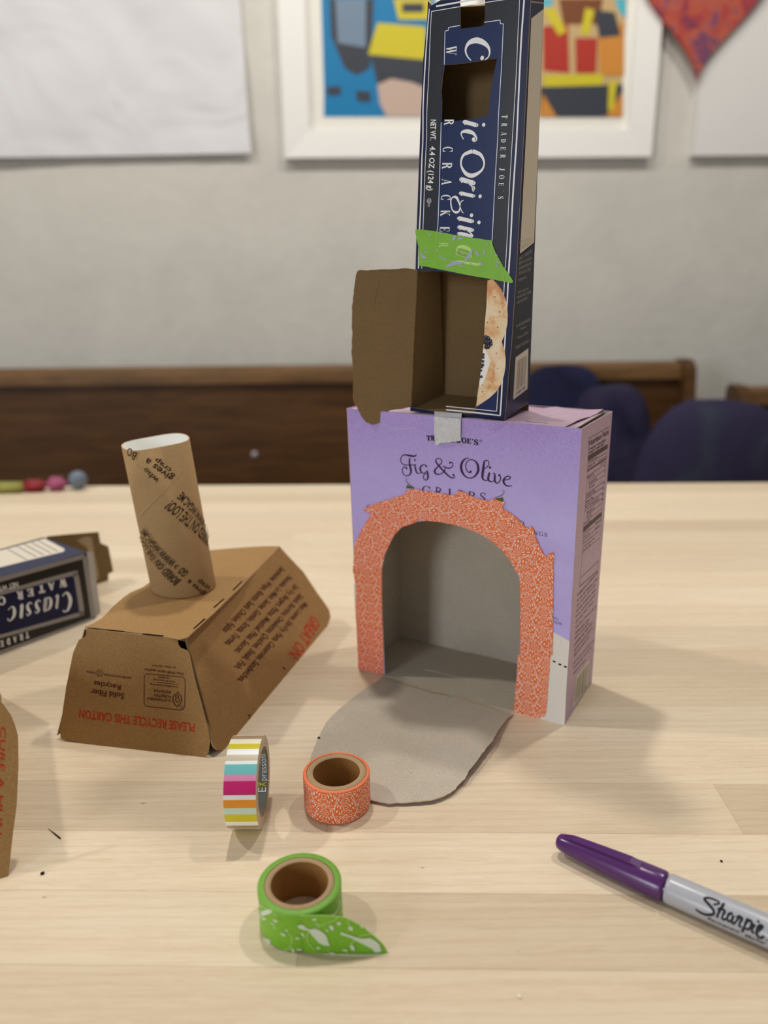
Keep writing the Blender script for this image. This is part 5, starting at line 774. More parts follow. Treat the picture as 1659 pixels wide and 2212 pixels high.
cutdecal('cracker_print', CF, tpo(D['crack2']), HS[:1], CRACK, cfront, .00022)
cutdecal('cream_print', CF, tpo(D['cream']), HS[:1], CREAM, cfront, .00026)
b = MB()
for d in D['berry']:
    if not inside((d[0], d[1]), HS[0]): disc(b, CF, d, .0003)
for d in D['berry']:
    if not inside((d[0], d[1]), HS[0]): disc(b, CF, [d[0]+d[2]*.3, d[1]+d[2]*.3, d[2]*.2], .00034, 8, 1)
b.build('berry_print', [BERRY, BERRYL], cfront)
lettering('cracker_hole_print', CF, [], DIMPLE, cfront, .0003, dots=[[d[0], d[1], d[2]*.8] for d in D['crackholes']])
# torn flap swung out to the left
dr = jag(tpo(D['door']), .16, 1.6)
hu = D['door'][0][0]
def doorwarp(u, v): return .0012*math.sin(min(1, abs(u-hu)/32)*math.pi)
door = panel('door_flap', CD, [dr], .0006, [KRAFTD, NAVY, KEDGE], tw, 'torn brown cardboard flap swung open to the left', warp=doorwarp)
lettering('fold_crease', Warp(CD, doorwarp), [], KSCORE, door, .0002, strokes=D['door_crease'])
# green tape
gt = panel('tape_strip', CF, [jag(tpo(D['gtape']), .1, 1.2)], .00012, [GREEN, GREEN, GREEN], tw, 'green bird-patterned tape strip holding the flap', off=.0006)
lettering('bird_print', CF, [], BIRDL, gt, .00075, polys=[tpo(p) for p in D['gt_birds']], strokes=D['gt_leaves'])
lettering('show_through_line', CF, [], GREENLINE, gt, .0007, strokes=D['gt_lines'])
b = MB()
for s in [q for q in D['water'] if q[0] == 'R'][-1:]: put(b, CF, s, .0007, DID)
for s in [q for q in D['orig'] if q[0] in 'al']: put(b, CF, s, .0007, ITA)
b.build('show_through_lettering', GREENL, gt)
# side of the tower
decal('grey_print', CS, [tpo(D['cs_panel'])], CHAR, cside, .0001, label='dark grey printed information panel')
decal('white_table_print', CS, [tpo(D['cs_white'])], OFFW, cside, .00016)
lettering('ingredients_lettering', CS, D['cs_text'], GREYINK, cside, .00016)
decal('barcode_label', CS, [tpo(D['cs_tag'])], OFFW, cside, .00016)
lettering('barcode', CS, D['cs_digits'], INK, cside, .00022, strokes=D['cs_bars'])

# ------------------------------------------------------------------ kraft takeout carton, upside down
KT, KF, KR = F['KT'], F['KF'], F['KR']
kc = [V(p) for p in D['carton']]; f1, f2, f3, f4, b1, b2, b3, b4 = kc
ct = empty('takeout_carton', (b1+b2+b4)/3, 'brown kraft takeout carton turned upside down with red recycle lettering on its end', 'carton')
KM = [KRAFT, KRAFTD, KEDGE]
def bow(u, v): return 0.0006*math.sin(u*.11)
ktop = panel('base_panel', KT, [jag(tpo(D['k_top']), .12, 3)], .0006, KM, ct)
kf = panel('end_panel', KF, [jag(tpo(D['k_front']), .08, 3)], .0006, KM, ct)
kr = panel('side_panel', KR, [tpo(D['k_right'])], .0006, KM, ct)
# far side and far end, mirrored across the carton's long axis
back_r = b4; back_l = V((f4.x, f4.y, 0))+(f4-f3).normalized()*.027+(f3-f2).normalized()*.016; back_l.z = 0
kq = tpo(D['k_front']); kl = min(kq)
lp = [KF.p(kl[0]-2.4, kl[1]-3, -.0008), KF.p(kq[0][0]-2.0, kq[0][1]-.5, -.001), f4, back_l]
quad('side_panel', lp[0], lp[1], lp[2], lp[3], [KRAFTD, KRAFT, KEDGE], ct)
quad('end_panel', back_l, f4, f3, V((b4.x, b4.y, .0005)), [KRAFTD, KRAFT, KEDGE], ct)
# inner corner web that shows dark in the corner gaps
for a, c in ((f2, b2), (f1, b1)):
    ax_ = (f3-f2).normalized()*.004; s_ = -1 if a is f2 else 1
    p0 = a+ax_+V((0, 0, -.0012)); p1 = c+ax_*1.6+V((0, 0, .003)); w_ = (f1-f2).normalized()*.012*s_*-1
    quad('corner_web', p0-w_*.3, p1-w_*.45, p1+w_*.3*-1-ax_*.3, p0+w_*.2*-1-ax_*.2, [KRAFTD, KRAFTD, KRAFTD], ct, .0004)
lettering('fold_slit', KT, [], HOLE, ct, .00015, strokes=D['k_slits'])
b = MB()
for s in D['k_front_text'][:2]: put(b, KF, s, .0001, None, True)
for s in D['k_front_text'][2:]: put(b, KF, s, .0001, None, True)
for s in D['k_front_marks']: ribbon(b, KF, s, .0001, smooth=len(s) < 10)
for r_ in D['k_front_rings']: ring(b, KF, r_, .0001, .32)
r_ = D['k_front_rings'][0]; ribbon(b, KF, [(r_[0]-r_[2]*.35, r_[1]-r_[2]*.9, .3), (r_[0]-r_[2]*.25, r_[1]+r_[2]*.5, .3), (r_[0]+r_[2]*.2, r_[1]+r_[2]*.2, .3), (r_[0]+r_[2]*.3, r_[1]-r_[2]*.6, .3)], .0001)
b.build('recycling_lettering', BROWNINK, kf)
lettering('recycle_slogan', KF, D['k_front_red'], REDINK, kf, .0001, bold=True, label='red slogan lettering')
lettering('menu_lettering', KR, D['k_right_text'], BROWNINK, kr, .0001, bold=True, strokes=D['k_marks'])
lettering('heading_lettering', KR, D['k_right_red'], REDINK, kr, .0001, bold=True, label='red heading lettering')

# second carton cut by the left edge of the frame
K2 = F['K2']; rt_ = tpo(D['k2'])[:10]
k2 = rt_+[(-90-p[0], p[1]) for p in reversed(rt_)]
c2 = empty('takeout_carton', K2.p(-45, 0)+V((-.03, .07, 0)), 'brown kraft takeout carton at the far left edge, only its rounded side panel in view', 'carton')
p2 = panel('side_panel', K2, [k2], .0006, KM, c2)
hz = V((-K2.U.y, K2.U.x, 0)); hz = hz if hz.y > 0 else -hz
B0, B1, T0, T1 = K2.p(-1, 1, -.0008), K2.p(-89, 1, -.0008), K2.p(-7, 66, -.0008), K2.p(-83, 66, -.0008)
C0, C1, S0, S1 = B0+hz*.185, B1+hz*.185, T0+hz*.13, T1+hz*.13
quad('base_panel', T1, T0, S0, S1, KM, c2)
quad('end_panel', B0, C0, S0, T0, KM, c2); quad('end_panel', C1, B1, T1, S1, KM, c2); quad('side_panel', C0, C1, S1, S0, KM, c2)
b = MB()
put(b, K2, D['k2_text'][0], .0001)
b.build('slogan_lettering', REDINK, p2, label='red slogan lettering running down the panel')

# ------------------------------------------------------------------ cardboard tube standing on the carton
tb, tt, tr = D['tube']; tax, tfr, trt = D['tube_axes']; tb = V(tb); tt = V(tt); tax = V(tax)
tu = empty('cardboard_tube', tb, 'brown cardboard toilet roll tube leaning upright on top of the takeout carton', 'tube')
Lt = (tt-tb).length; cyT = Cy(tb, tax, tfr, trt, tr)
n = 72; vs, fs, fm = [], [], []
prof = []
for i in range(n):
    a = 2*math.pi*i/n-math.pi; s = a*tr*1000
    k = .0009*math.sin(a*2+.6)
    # the lower rim is cut to sit flat on the carton
    base = cyT.p(s, 0, k); h0 = (0.0682-base.z)/tax.z*1000
    h1 = Lt*1000+.5*math.sin(a*3+1)
    vs += [cyT.p(s, h0, k), cyT.p(s, h0+1.5, k), cyT.p(s, h1, k), cyT.p(s, h1, k-.0008), cyT.p(s, h0, k-.0008)]
for i in range(n):
    j = (i+1) % n
    for q, mi in ((0, 0), (1, 0), (2, 2), (3, 1), (4, 2)):
        r_ = (q+1) % 5; fs.append((i*5+q, j*5+q, j*5+r_, i*5+r_)); fm.append(mi)
tube = mesh('tube_wall', vs, fs, [TUBE, WHITEIN, KEDGE], tu, fm, smooth=True)
tube.data.polygons.foreach_set('use_smooth', [p.material_index != 2 for p in tube.data.polygons])
lettering('slogan_lettering', cyT, D['tube_text'], TUBEINK, tube, .00105, bold=True)
b = MB()
for s in D['tube_logo']:
    s = list(s); s[5] = s[1]+(s[5]-s[1])*.8; s[6] = s[2]+(s[6]-s[2])*.8; put(b, cyT, s, .00105, None, True)
b.build('brand_lettering', TUBEINK, tube)
b = MB(); ribbon(b, cyT, [(p[0], p[1], .35) for p in D['tube_seam']], .00102); b.build('spiral_seam', KEDGE, tube)

# ------------------------------------------------------------------ navy cracker box lying on its side
LF, LT, LK = F['LF'], F['LT'], F['LK']
l1, l2, HLy, lb = D['lying']; l2 = V(l2); U = LF.U; Lg = .205
back = V((lb[0], lb[1], 0))-l2; back = back-U*back.dot(U)
la = l2-U*Lg if (V(l1)-l2).dot(U) < 0 else l2+U*Lg
h = V((0, 0, HLy))
lbx = empty('cracker_box', (l2+la)/2+back*.5, 'navy cracker box lying on its side at the left edge, open end flap sticking out', 'box')
lfr = quad('front_panel', la, l2, l2+h, la+h, [NAVY, KRAFTD, KEDGE], lbx)
ltp = quad('top_panel', la+h, l2+h, l2+h+back, la+h+back, [NAVY, KRAFTD, KEDGE], lbx)
quad('back_panel', l2+back, la+back, la+back+h, l2+back+h, [NAVY, KRAFTD, KEDGE], lbx)
quad('bottom_panel', l2+V((0, 0, .0006)), la+V((0, 0, .0006)), la+back+V((0, 0, .0006)), l2+back+V((0, 0, .0006)), [KRAFTD, NAVY, KEDGE], lbx)
quad('end_panel', la, la+h, la+h+back, la+back, [NAVY, KRAFTD, KEDGE], lbx)
ft = l2+U*.010
quad('side_flap', l2, ft+back*.12, ft+back*.12+h*.9+V((0, 0, .002)), l2+h, [LFGREY, KRAFTD, KEDGE], lbx)
lk = panel('end_flap', LK, [tpo(D['lk_flap'])], .0006, [KRAFTD, NAVY, KEDGE], lbx, 'brown inside of the opened end flap')
decal('shine_patch', LK, [tpo(p) for p in D['lk_shine']], mat('shine_board', (172, 150, 118), 0.5, 0.3), lk, .0001)  # shine on the flap, put into the colour as a paler, smoother patch
lettering('border_print', LF, [], LFGREY, lfr, .0001, strokes=[[tuple(q) for q in s] for s in D['lf_band']])
decal('black_field', LF, [[(D['lf_band'][0][0][0], 3), (-4, 3), (-4, 56), (D['lf_band'][0][0][0], 56)]], BLACKN, lfr, .00005)
decal('navy_panel_print', LF, [tpo(D['lf_panel'])], NAVY, lfr, .00012)
lettering('panel_line', LF, [], LFGREY, lfr, .00016, strokes=[D['lf_line']])
lettering('product_lettering', LF, D['lf_text'], WHITEP, lfr, .0002, font={**ITA, 'C': (1.0, [[(.98, 1.35, .14), (.8, 1.5, .08), (.5, 1.35, .2), (.25, .9, .28), (.22, .45, .28), (.4, .05, .18), (.65, .02, .08), (.85, .2, .1)]])})
lettering('caption_lettering', LF, D['lf_water'], WHITEP, lfr, .0002, font=DIDF)
lettering('weight_lettering', LF, D['lf_net'], WHITEP, lfr, .0002, bold=True)
lettering('shop_lettering', LF, D['lf_tj'], WHITEP, lfr, .0002, font=DIDF)
decal('nutrition_label', LT, [tpo(D['lt_label'])], OFFW, ltp, .0001)
lettering('nutrition_rules', LT, [], LFGREY, ltp, .00016, strokes=D['lt_lines'])

# ------------------------------------------------------------------ rolls of tape
GRP = 'patterned tape rolls on the table'
def roll(key, label, ro, rc, ri, hcore, mo, ms_):
    x, y, r, h = D[key]
    o = empty('tape_roll', (x, y, 0), label, 'tape roll', GRP); M = Matrix.Translation((x, y, 0))
    b = MB(); e = .0003
    lathe(b, M, [(rc, .0003), (r-e, .0003), (r, .0006)], 72, 1); lathe(b, M, [(r, .0006), (r, h-.0004)], 72, 0); lathe(b, M, [(r, h-.0004), (r-e, h), (rc, h)], 72, 1)
    w = b.build('tape_layers', [mo, ms_], o, True)
    b = MB(); lathe(b, M, [(rc-.0001, h-.0008), (rc-.0001, h-.0003), (rc-.0004, h+.0001), (ri+.0003, h+.0001), (ri, h-.0003)], 64, 0); lathe(b, M, [(ri, h-.0003), (ri, .0003)], 64, 1); lathe(b, M, [(ri, .0003), (rc-.0001, .0003), (rc-.0001, h-.0008)], 64, 0)
    b.build('core', [CORE, COREIN], o, True)
    return o, w, M
gx, gy, gr, gh = D['green']
go, gw, gM = roll('green', 'green bird-patterned tape roll nearest the front with its loose end pulled out', gr, .0153, .0125, 0, GREEN, GREENS)
gax = D['green_axes']; cyG = Cy((gx, gy, 0), (0, 0, 1), gax[0], gax[1], gr)
lettering('bird_print', cyG, [], BIRDW, gw, .00012, polys=[densify(tpo(p), 1.0) for p in D['green_birds']+D['green_birds2']], strokes=D['green_leaves'])
lettering('stem_print', cyG, [], GREENL, gw, .0001, strokes=D['green_stems'])
GT = F['GT']; gtl = tpo(D['tail'])
u_min = min(p[0] for p in gtl); u_max = max(p[0] for p in gtl)
def tailwarp(u, v): return (.0018*(1-min(1, max(0, (v+2)/20)))**2)*min(1, max(0, (u-u_min)/25))+.0003
tl_ = densify(gtl, 1.5)
tail = panel('loose_end', GT, [tl_], .00025, [GREEN, GREENS, GREENL], go, 'loose torn end of the green tape', warp=tailwarp)
lettering('bird_print', Warp(GT, tailwarp), [], BIRDW, tail, .00025, polys=[densify(tpo(p), 1.5) for p in D['tail_birds']], strokes=D['tail_leaves'])
lettering('stem_print', Warp(GT, tailwarp), [], GREENL, tail, .0002, strokes=D['tail_stems'])
b = MB(); us = [u_min+8+(u_max-u_min-8.2)*i/20 for i in range(21)]
zb = lambda u: min(.5, .05+.02*(u-u_min)*.3)
for i in range(20):
    p0, p1 = us[i], us[i+1]; q0, q1 = [GT.p(p, .25, tailwarp(p, 0)+.0003) for p in (p0, p1)]; r0, r1 = [GT.p(p, .12, tailwarp(p, 0)+.0003+.0009*math.sin(math.pi*(j+i)/24)) for j, p in enumerate((p0, p1))]
    b.add([q0, q1, r1, r0, q0-V((0, 0, .0001)), q1-V((0, 0, .0001)), r1-V((0, 0, .0001)), r0-V((0, 0, .0001))], [(0, 3, 2, 1), (4, 5, 6, 7), (3, 7, 6, 2), (0, 1, 5, 4)])
b.build('curled_edge', mat('pale_tape_edge', (232, 232, 190), 0.6, 0.2), tail)
oo, ow, oM = roll('orange', 'orange and white damask-patterned tape roll standing on end beside the cardboard flap', 0, .0161, .0125, 0, DAMR, ORSIDE)
ox_, oy_, or_, oh_ = D['orange']; oax = D['orange_axes']; cyO = Cy((ox_, oy_, 0), (0, 0, 1), oax[0], oax[1], or_); hc = math.pi*or_*1000
scrollwork('damask_print', cyO, 0, 4, 3, (-hc, 0, hc, oh_*1000), lambda u, v: -hc < u <= hc and .7 < v < oh_*1000-.6, .00005, ow, .86*2*hc/(13*.86*10)*1.0)
# striped roll standing on its rim
sx, sy, sa, sr, sw = D['striped']
so = empty('tape_roll', (sx, sy, 0), 'rainbow-striped tape roll standing upright on its rim', 'tape roll', GRP)
M = Matrix.Translation((sx, sy, sr)) @ Matrix.Rotation(sa, 4, 'Z') @ Matrix.Rotation(math.pi/2, 4, 'Y')
STR = [('white', (244, 246, 244)), ('taupe', (176, 150, 118)), ('cream', (248, 240, 214)), ('lime', (214, 202, 28)), ('white', (244, 246, 244)), ('sand', (206, 194, 168)), ('white', (244, 246, 244)), ('teal', (116, 196, 196)), ('pink', (226, 146, 186)), ('magenta', (206, 28, 112)), ('white', (240, 238, 240)), ('orange', (240, 152, 36)), ('mint', (206, 226, 210)), ('lime', (206, 196, 24)), ('white', (236, 238, 230)), ('taupe', (170, 144, 112))]
edges = [118, 125, 160, 205, 255, 305, 360, 390, 480, 535, 655, 695, 765, 820, 885, 920, 950]
smats = [mat('stripe_'+nm, c, 0.32, 0.45) for nm, c in STR]
angs = []
for yv in edges:
    py = 1560+yv/4.1475; t_ = (1689.5-py)/101.5; angs.append(math.asin(max(-.999, min(.999, t_))))
# elevation of the lens as seen from the roll shifts which arc faces it
el = math.atan2(CAM_H-sr, sy)
cyS = Cy((sx, sy, sr), (math.cos(sa), math.sin(sa), 0), (math.sin(sa), -math.cos(sa), 0), (0, 0, 1), sr, True)
b = MB(); hw = sw/2*1000
bnd = [math.pi/2*1.0]+[a for a in angs]+[-math.pi/2]
arcs = []
for k in range(len(edges)-1): arcs.append((angs[k]+el*1.0, angs[k+1]+el, k % len(smats)))
rest = 2*math.pi-(angs[0]-angs[-1]); nrest = 14; a0 = angs[-1]+el
seq = [10, 3, 6, 8, 1, 2, 4, 7, 12, 3, 6, 10, 8, 3]
for k in range(nrest): arcs.append((a0-rest*k/nrest, a0-rest*(k+1)/nrest, seq[k]))
for A, B_, mi in arcs:
    nseg = max(1, int(abs(A-B_)/.07)+1)
    for q in range(nseg):
        x0 = (A+(B_-A)*q/nseg)*sr*1000; x1 = (A+(B_-A)*(q+1)/nseg)*sr*1000
        b.add([cyS.p(-hw, x0), cyS.p(hw, x0), cyS.p(hw, x1), cyS.p(-hw, x1)], [(0, 3, 2, 1)], mi)
SIDE = mat('striped_tape_side', (192, 166, 134), 0.3, 0.5); SIDEK = len(smats)
for sgn in (-1, 1):
    b2_ = MB(); lathe(b2_, M, [(sr, sgn*sw/2), (.0195, sgn*(sw/2-.0001)), (.0172, sgn*(sw/2+.0001))], 72)
    f = b2_.f if sgn > 0 else [tuple(reversed(q)) for q in b2_.f]
    b.add(b2_.v, f, SIDEK)
b.build('tape_layers', smats+[SIDE], so, True)
CGREY = mat('grey_core_lining', (118, 120, 112), 0.4, 0.4)
b = MB(); lathe(b, M, [(.0172, -sw/2), (.0172, sw/2), (.0160, sw/2)], 64, 0); lathe(b, M, [(.0160, sw/2), (.0160, -sw/2)], 64, 1); lathe(b, M, [(.0160, -sw/2), (.0172, -sw/2)], 64, 0)
sc = b.build('core', [CORE, CGREY], so, True)
b = MB()
cyI = Cy((sx, sy, sr), (math.cos(sa), math.sin(sa), 0), (-math.sin(sa), math.cos(sa), 0), (0, 0, 1), .0159, True)
put(b, cyI, ['E', 7.3, -15.6, 7.3, -13.2, 2.8, -15.6], -.0001)
put(b, cyI, ['X', 7.3, -12.9, 7.3, -10.3, 2.2, -12.9], -.0001, None, True, 1)
put(b, cyI, ['pressions', 7.2, -9.8, 7.2, 6.5, 3.4, -9.8], -.0001)
b.build('core_lettering', [WHITEP, mat('yellow_ink', (220, 206, 30), 0.5, 0.3)], sc)

# ------------------------------------------------------------------ purple marker
ma, mx_, mf_, mR = D['marker']; ma, mx_, mf_ = V(ma), V(mx_), V(mf_)
mk_ = empty('marker', ma+mx_*.06-V((0, 0, mR)), 'purple-capped grey marker pen lying on the table at the right', 'marker')
zc = V((0, 0, 1)); Mm = Matrix((mf_, zc, mx_)).transposed().to_4x4() if mf_.cross(zc).dot(mx_) > 0 else Matrix((zc, mf_, mx_)).transposed().to_4x4()
Mm.translation = ma+V((0, 0, .0002))
b = MB()
lathe(b, Mm, [(.0008, .0000), (.0024, .0003), (.0035, .0012), (.0041, .0030), (.0046, .008), (.0054, .018), (.0060, .028), (.0065, .038), (.0067, .047), (.0067, .0508), (.0065, .0518), (.0063, .0521), (.0050, .0522)], 40, 0, cap0=True)
cap = b.build('cap', PURPLE, mk_, True)
b = MB()
cl = []
for i in range(9):
    t = i/8; s = .0035+.0375*t; rr = .0043+(.0066-.0043)*min(1, t*1.05)**.8; hh = .0015 if i not in (0, 8) else .0006; w = .0015+.0008*t
    for da, oh in ((-w, 0), (-w*.8, hh), (w*.8, hh), (w, 0)):
        a = math.radians(84)+da/rr; p = ma+mx_*s+(mf_*math.cos(a)+zc*math.sin(a))*(rr+oh-.0002)+V((0, 0, .0002)); cl.append(p)
fs = [(i*4+q, i*4+q+1, i*4+q+5, i*4+q+4) for i in range(8) for q in range(3)]+[(3, 2, 1, 0), (32, 33, 34, 35)]
b.add(cl, fs); b.build('clip', PURPLE, cap)
b = MB()
lathe(b, Mm, [(.0050, .0515), (.0050, .0528)], 40, 1); lathe(b, Mm, [(.0050, .0528), (.0060, .0530), (.0064, .0534), (.0066, .0545), (.0067, .085), (.0066, .120), (.0062, .131), (.0052, .134), (.0044, .1345), (.0042, .139), (.001, .1395)], 40, 0, cap1=True)
bar = b.build('barrel', [BARREL, PURPLE], mk_, True)
cyM = Cy(ma+V((0, 0, .0002)), mx_, mf_, (0, 0, 1), .0067, True)
lettering('brand_lettering', cyM, [], INK, bar, .0001, strokes=[[(q[0], q[1], q[2]*1.3) for q in s] for s in D['sharpie']], dots=D['sharpiedots'])
lettering('caption_lettering', cyM, D['permanent'], INK, bar, .0001, bold=True)

# ------------------------------------------------------------------ crumbs on the table
bt = [V(p) for p in D['bits']]
sp = empty('wood_splinter', (bt[0]+bt[1])/2, 'thin dark splinter lying on the table near the left carton', 'splinter')
b = MB(); d = (bt[1]-bt[0]); nrm_ = V((-d.y, d.x, 0)).normalized()
pts = []
for k in range(7):
    t = k/6; c = bt[0]+d*t+V((0, 0, .0004+.0003*math.sin(t*3))); w = .00008+.00028*t
    pts += [c-nrm_*w-V((0, 0, w)), c+V((0, 0, w*1.3)), c+nrm_*w-V((0, 0, w))]
b.add(pts, [(k*3+q, k*3+(q+1) % 3, (k+1)*3+(q+1) % 3, (k+1)*3+q) for k in range(6) for q in range(3)]+[(2, 1, 0), (18, 19, 20)])
b.build('shaft', mat('splinter_brown', (74, 54, 36), 0.8, 0.1), sp)
def crumb(loc, r, mt, label, cat='crumb'):
    bm = bmesh.new(); bmesh.ops.create_icosphere(bm, subdivisions=2, radius=r)
    for v in bm.verts: v.co *= 1+.25*math.sin(v.co.x*9000+v.co.y*7000); v.co.z = v.co.z*.55
    zmin = min(v.co.z for v in bm.verts)
    for v in bm.verts: v.co.z -= zmin
    me = bpy.data.meshes.new('crumb'); bm.to_mesh(me); bm.free(); me.materials.append(mt)
    o = bpy.data.objects.new('crumb', me); COL.objects.link(o); o.location = loc; o['label'] = label; o['category'] = cat; return o
crumb(bt[2], .0009, mat('dark_crumb', (40, 24, 22), 0.8, 0.1), 'black crumb on the table in front of the splinter')
crumb(bt[3], .0006, mat('dark_crumb', (40, 24, 22), 0.8, 0.1), 'tiny dark crumb on the table behind the marker barrel')
crumb(bt[4], .0008, mat('pale_crumb', (244, 238, 224), 0.8, 0.1), 'tiny white crumb near the front edge, below the marker')

# ------------------------------------------------------------------ background: wall pictures
def slab(name, fr, ring_, z0, z1, mt, parent=None, **kw):
    return panel(name, Fr([fr.O, fr.U, fr.V, fr.N]), [ring_], z1-z0, [mt, mt, mt], parent, off=z1, **kw)
def frame_picture(x0, x1, y0, bx, by, label, art, seed):
    o = empty('picture_frame', WA.p((x0+x1)/2, y0, .0), label, 'picture', 'white framed pictures on the back wall')
    top = y0+520
    ins = [(x0+62, y0+62), (x1-62, y0+62), (x1-62, top-62), (x0+62, top-62)]
    out = [(x0, y0), (x1, y0), (x1, top), (x0, top)]
    for i, nm in enumerate(('frame_rail', 'frame_rail', 'frame_rail', 'frame_rail')):
        j = (i+1) % 4; rg = [out[i], out[j], ins[j], ins[i]]
        v = [WA.p(p[0], p[1], .001) for p in rg]+[WA.p(rg[0][0], rg[0][1], .030), WA.p(rg[1][0], rg[1][1], .030), WA.p(rg[2][0], rg[2][1], .024), WA.p(rg[3][0], rg[3][1], .024)]
        mesh(nm, v, [(3, 2, 1, 0), (4, 5, 6, 7), (0, 1, 5, 4), (1, 2, 6, 5), (2, 3, 7, 6), (3, 0, 4, 7)], FRAMEW, o)
    slab('backing', WA, ins, .002, .008, MATB, o)
    k = 0
    pr = slab('art_print', WA, [(x0+bx, y0+by), (x1-bx, y0+by), (x1-bx, top-by), (x0+bx, top-by)], .0082, .0088, PAINT['tan' if art is D['art2'] else 'blue'], o)
    for c, pg in art:
        decal('colour_patch', WA, [tpo(pg)], PAINT[c], pr, .0089+.0002*k); k += 1
    return o
PAINT = {k: mat('paint_'+k, c, 0.5, 0.3) for k, c in dict(blue=(20, 122, 176), slate=(58, 62, 72), steel=(116, 136, 158), yellow=(206, 192, 44), pink=(196, 172, 158), tan=(196, 168, 120), cyan=(80, 180, 200), red=(176, 52, 40), brown=(120, 68, 36), orange=(206, 138, 58)).items()}
fy = D['f1'][0][1]
frame_picture(D['f1'][0][0], D['f1'][0][0]+470, fy, 100, 97, 'white picture frame left of the navy tower with a blue and yellow abstract print', D['art1'], 1)
frame_picture(D['f2'][0][0]-400, D['f2'][0][0], D['f2'][0][1], 82, 94, 'white picture frame right of the navy tower with a red and yellow abstract print', D['art2'], 2)
# big crumpled sheet at upper left
pp = tpo(D['paper']); x0, x1 = -1090, pp[2][0]; y0 = pp[1][1]
nx, ny = 44, 30; vs = []
def wr(u, v): 
    return .006+.010*(.5+.5*math.sin(u*.013+v*.009+1.7*math.sin(v*.009+u*.004)))*(.6+.4*math.sin(v*.017-u*.011))+.0012*math.sin(u*.05+v*.04)
for i in range(nx+1):
    for j in range(ny+1):
        s = i/nx; t = j/ny; u = x0+(x1-x0)*s; v = y0+(pp[2][1]-y0)*s*.9+t*560
        if s > .9: u -= 14*math.sin(t*2.2)*(s-.9)*10*.5
        vs.append(WA.p(u, v, wr(u, v)+.014*(1-t)**3))
fs = [(i*(ny+1)+j, (i+1)*(ny+1)+j, (i+1)*(ny+1)+j+1, i*(ny+1)+j+1) for i in range(nx) for j in range(ny)]
nv = len(vs); vs2 = vs+[v-WA.N*.002 for v in vs]; fs2 = fs+[tuple(reversed([q+nv for q in f])) for f in fs]
po = mesh('paper_sheet', vs2, fs2, PAPERW, None, None, None, True, loc=WA.p((x0+x1)/2, y0, 0))
po['label'] = 'large white crumpled paper sheet hung on the back wall at upper left'; po['category'] = 'paper'
cv = tpo(D['canvas']); cx, cy_ = cv[0]
co = empty('wall_canvas', WA.p(cx+200, cy_, 0), 'plain white canvas on the wall at upper right, behind the red heart', 'canvas')
slab('canvas_face', WA, [(cx, cy_), (cx+420, cy_), (cx+420, cy_+500), (cx+4, cy_+500)], .001, .026, CANVASW, co)
hp = tpo(D['heart'])[0]
hr = []
for k in range(60):
    a = 2*math.pi*k/60; X = 16*math.sin(a)**3; Y = 13*math.cos(a)-5*math.cos(2*a)-2*math.cos(3*a)-math.cos(4*a); hr.append((X, Y))
ymn = min(p[1] for p in hr); hr = [(hp[0]+p[0]*10.5, hp[1]+(p[1]-ymn)*12.5) for p in hr]
ho = slab('heart_artwork', WA, list(reversed(hr)), .034, .046, HEARTM); 
me = ho.data; lc = WA.p(hp[0], hp[1], .040)
for v in me.vertices: v.co = v.co-lc
ho.location = lc; ho['label'] = 'mottled red and purple painted heart at upper right of the wall'; ho['category'] = 'artwork'

# ------------------------------------------------------------------ pews with cushions
PW = F['PW']; px = D['pew']; ztop = px[0][1]; xr = px[1][0]+12
def pew(fr, x0, x1, zt, label, seat=True):
    o = empty('pew', fr.p((x0+x1)/2, -740, -.1), label, 'pew')
    W = lambda x, z, d: fr.p(x, z, d)
    def bx(name, xa, xb, za, zb, d0, d1, mt):
        v = [W(xa, za, d0), W(xb, za, d0), W(xb, za, d1), W(xa, za, d1), W(xa, zb, d0), W(xb, zb, d0), W(xb, zb, d1), W(xa, zb, d1)]
        return mesh(name, v, [(0, 1, 2, 3), (7, 6, 5, 4), (0, 4, 5, 1), (1, 5, 6, 2), (2, 6, 7, 3), (3, 7, 4, 0)], mt, o)
    bx('back_board', x0, x1-20, -640, zt-34, -.028, 0, PEWM)
    # rounded top rail
    n = 9; v = []
    for xx in (x0, x1-24):
        for k in range(n):
            a = math.pi*k/(n-1); v.append(W(xx, zt-18+18*math.sin(a), -.014+.028*math.cos(a)))
        v += [W(xx, zt-40, -.042), W(xx, zt-40, .014)]
    n += 2; mesh('top_rail', v, [(i, (i+1) % n, n+(i+1) % n, n+i) for i in range(n)]+[tuple(reversed(range(n))), tuple(range(n, 2*n))], PEWL, o)
    if seat: bx('seat', x0, x1-20, -312, -290, 0, .38, PEWL); bx('seat_support', x0+40, x1-80, -740, -312, .02, .05, PEWM)
    # shaped end
    prof = [(-.045, -740), (.40, -740), (.40, -420), (.36, -270), (.20, -230), (.11, -170), (.07, -90), (.05, -20), (.035, zt-12), (.01, zt+4), (-.03, zt+4), (-.045, zt-10)]
    for xx in (x0-28, x1-24):
        v = [W(xx, z, d) for d, z in prof]+[W(xx+28, z, d) for d, z in prof]; n = len(prof)
        mesh('end_panel', v, [(i, (i+1) % n, n+(i+1) % n, n+i) for i in range(n)]+[tuple(reversed(range(n))), tuple(range(n, 2*n))], PEWM, o)
    return o
pw = pew(PW, -1150, xr, ztop, 'long dark wooden pew standing along the back wall')
kb = D['knob']; b = MB(); lathe(b, Matrix.Translation(PW.p(kb[0], kb[1], 0)) @ PW.N.to_track_quat('Z', 'Y').to_matrix().to_4x4(), [(.009, 0), (.009, .003), (.006, .006), (.002, .007)], 20, cap1=True)
b.build('metal_stud', mat('bright_stud', (190, 186, 196), 0.25, 0.5, 0.6), pw, True)
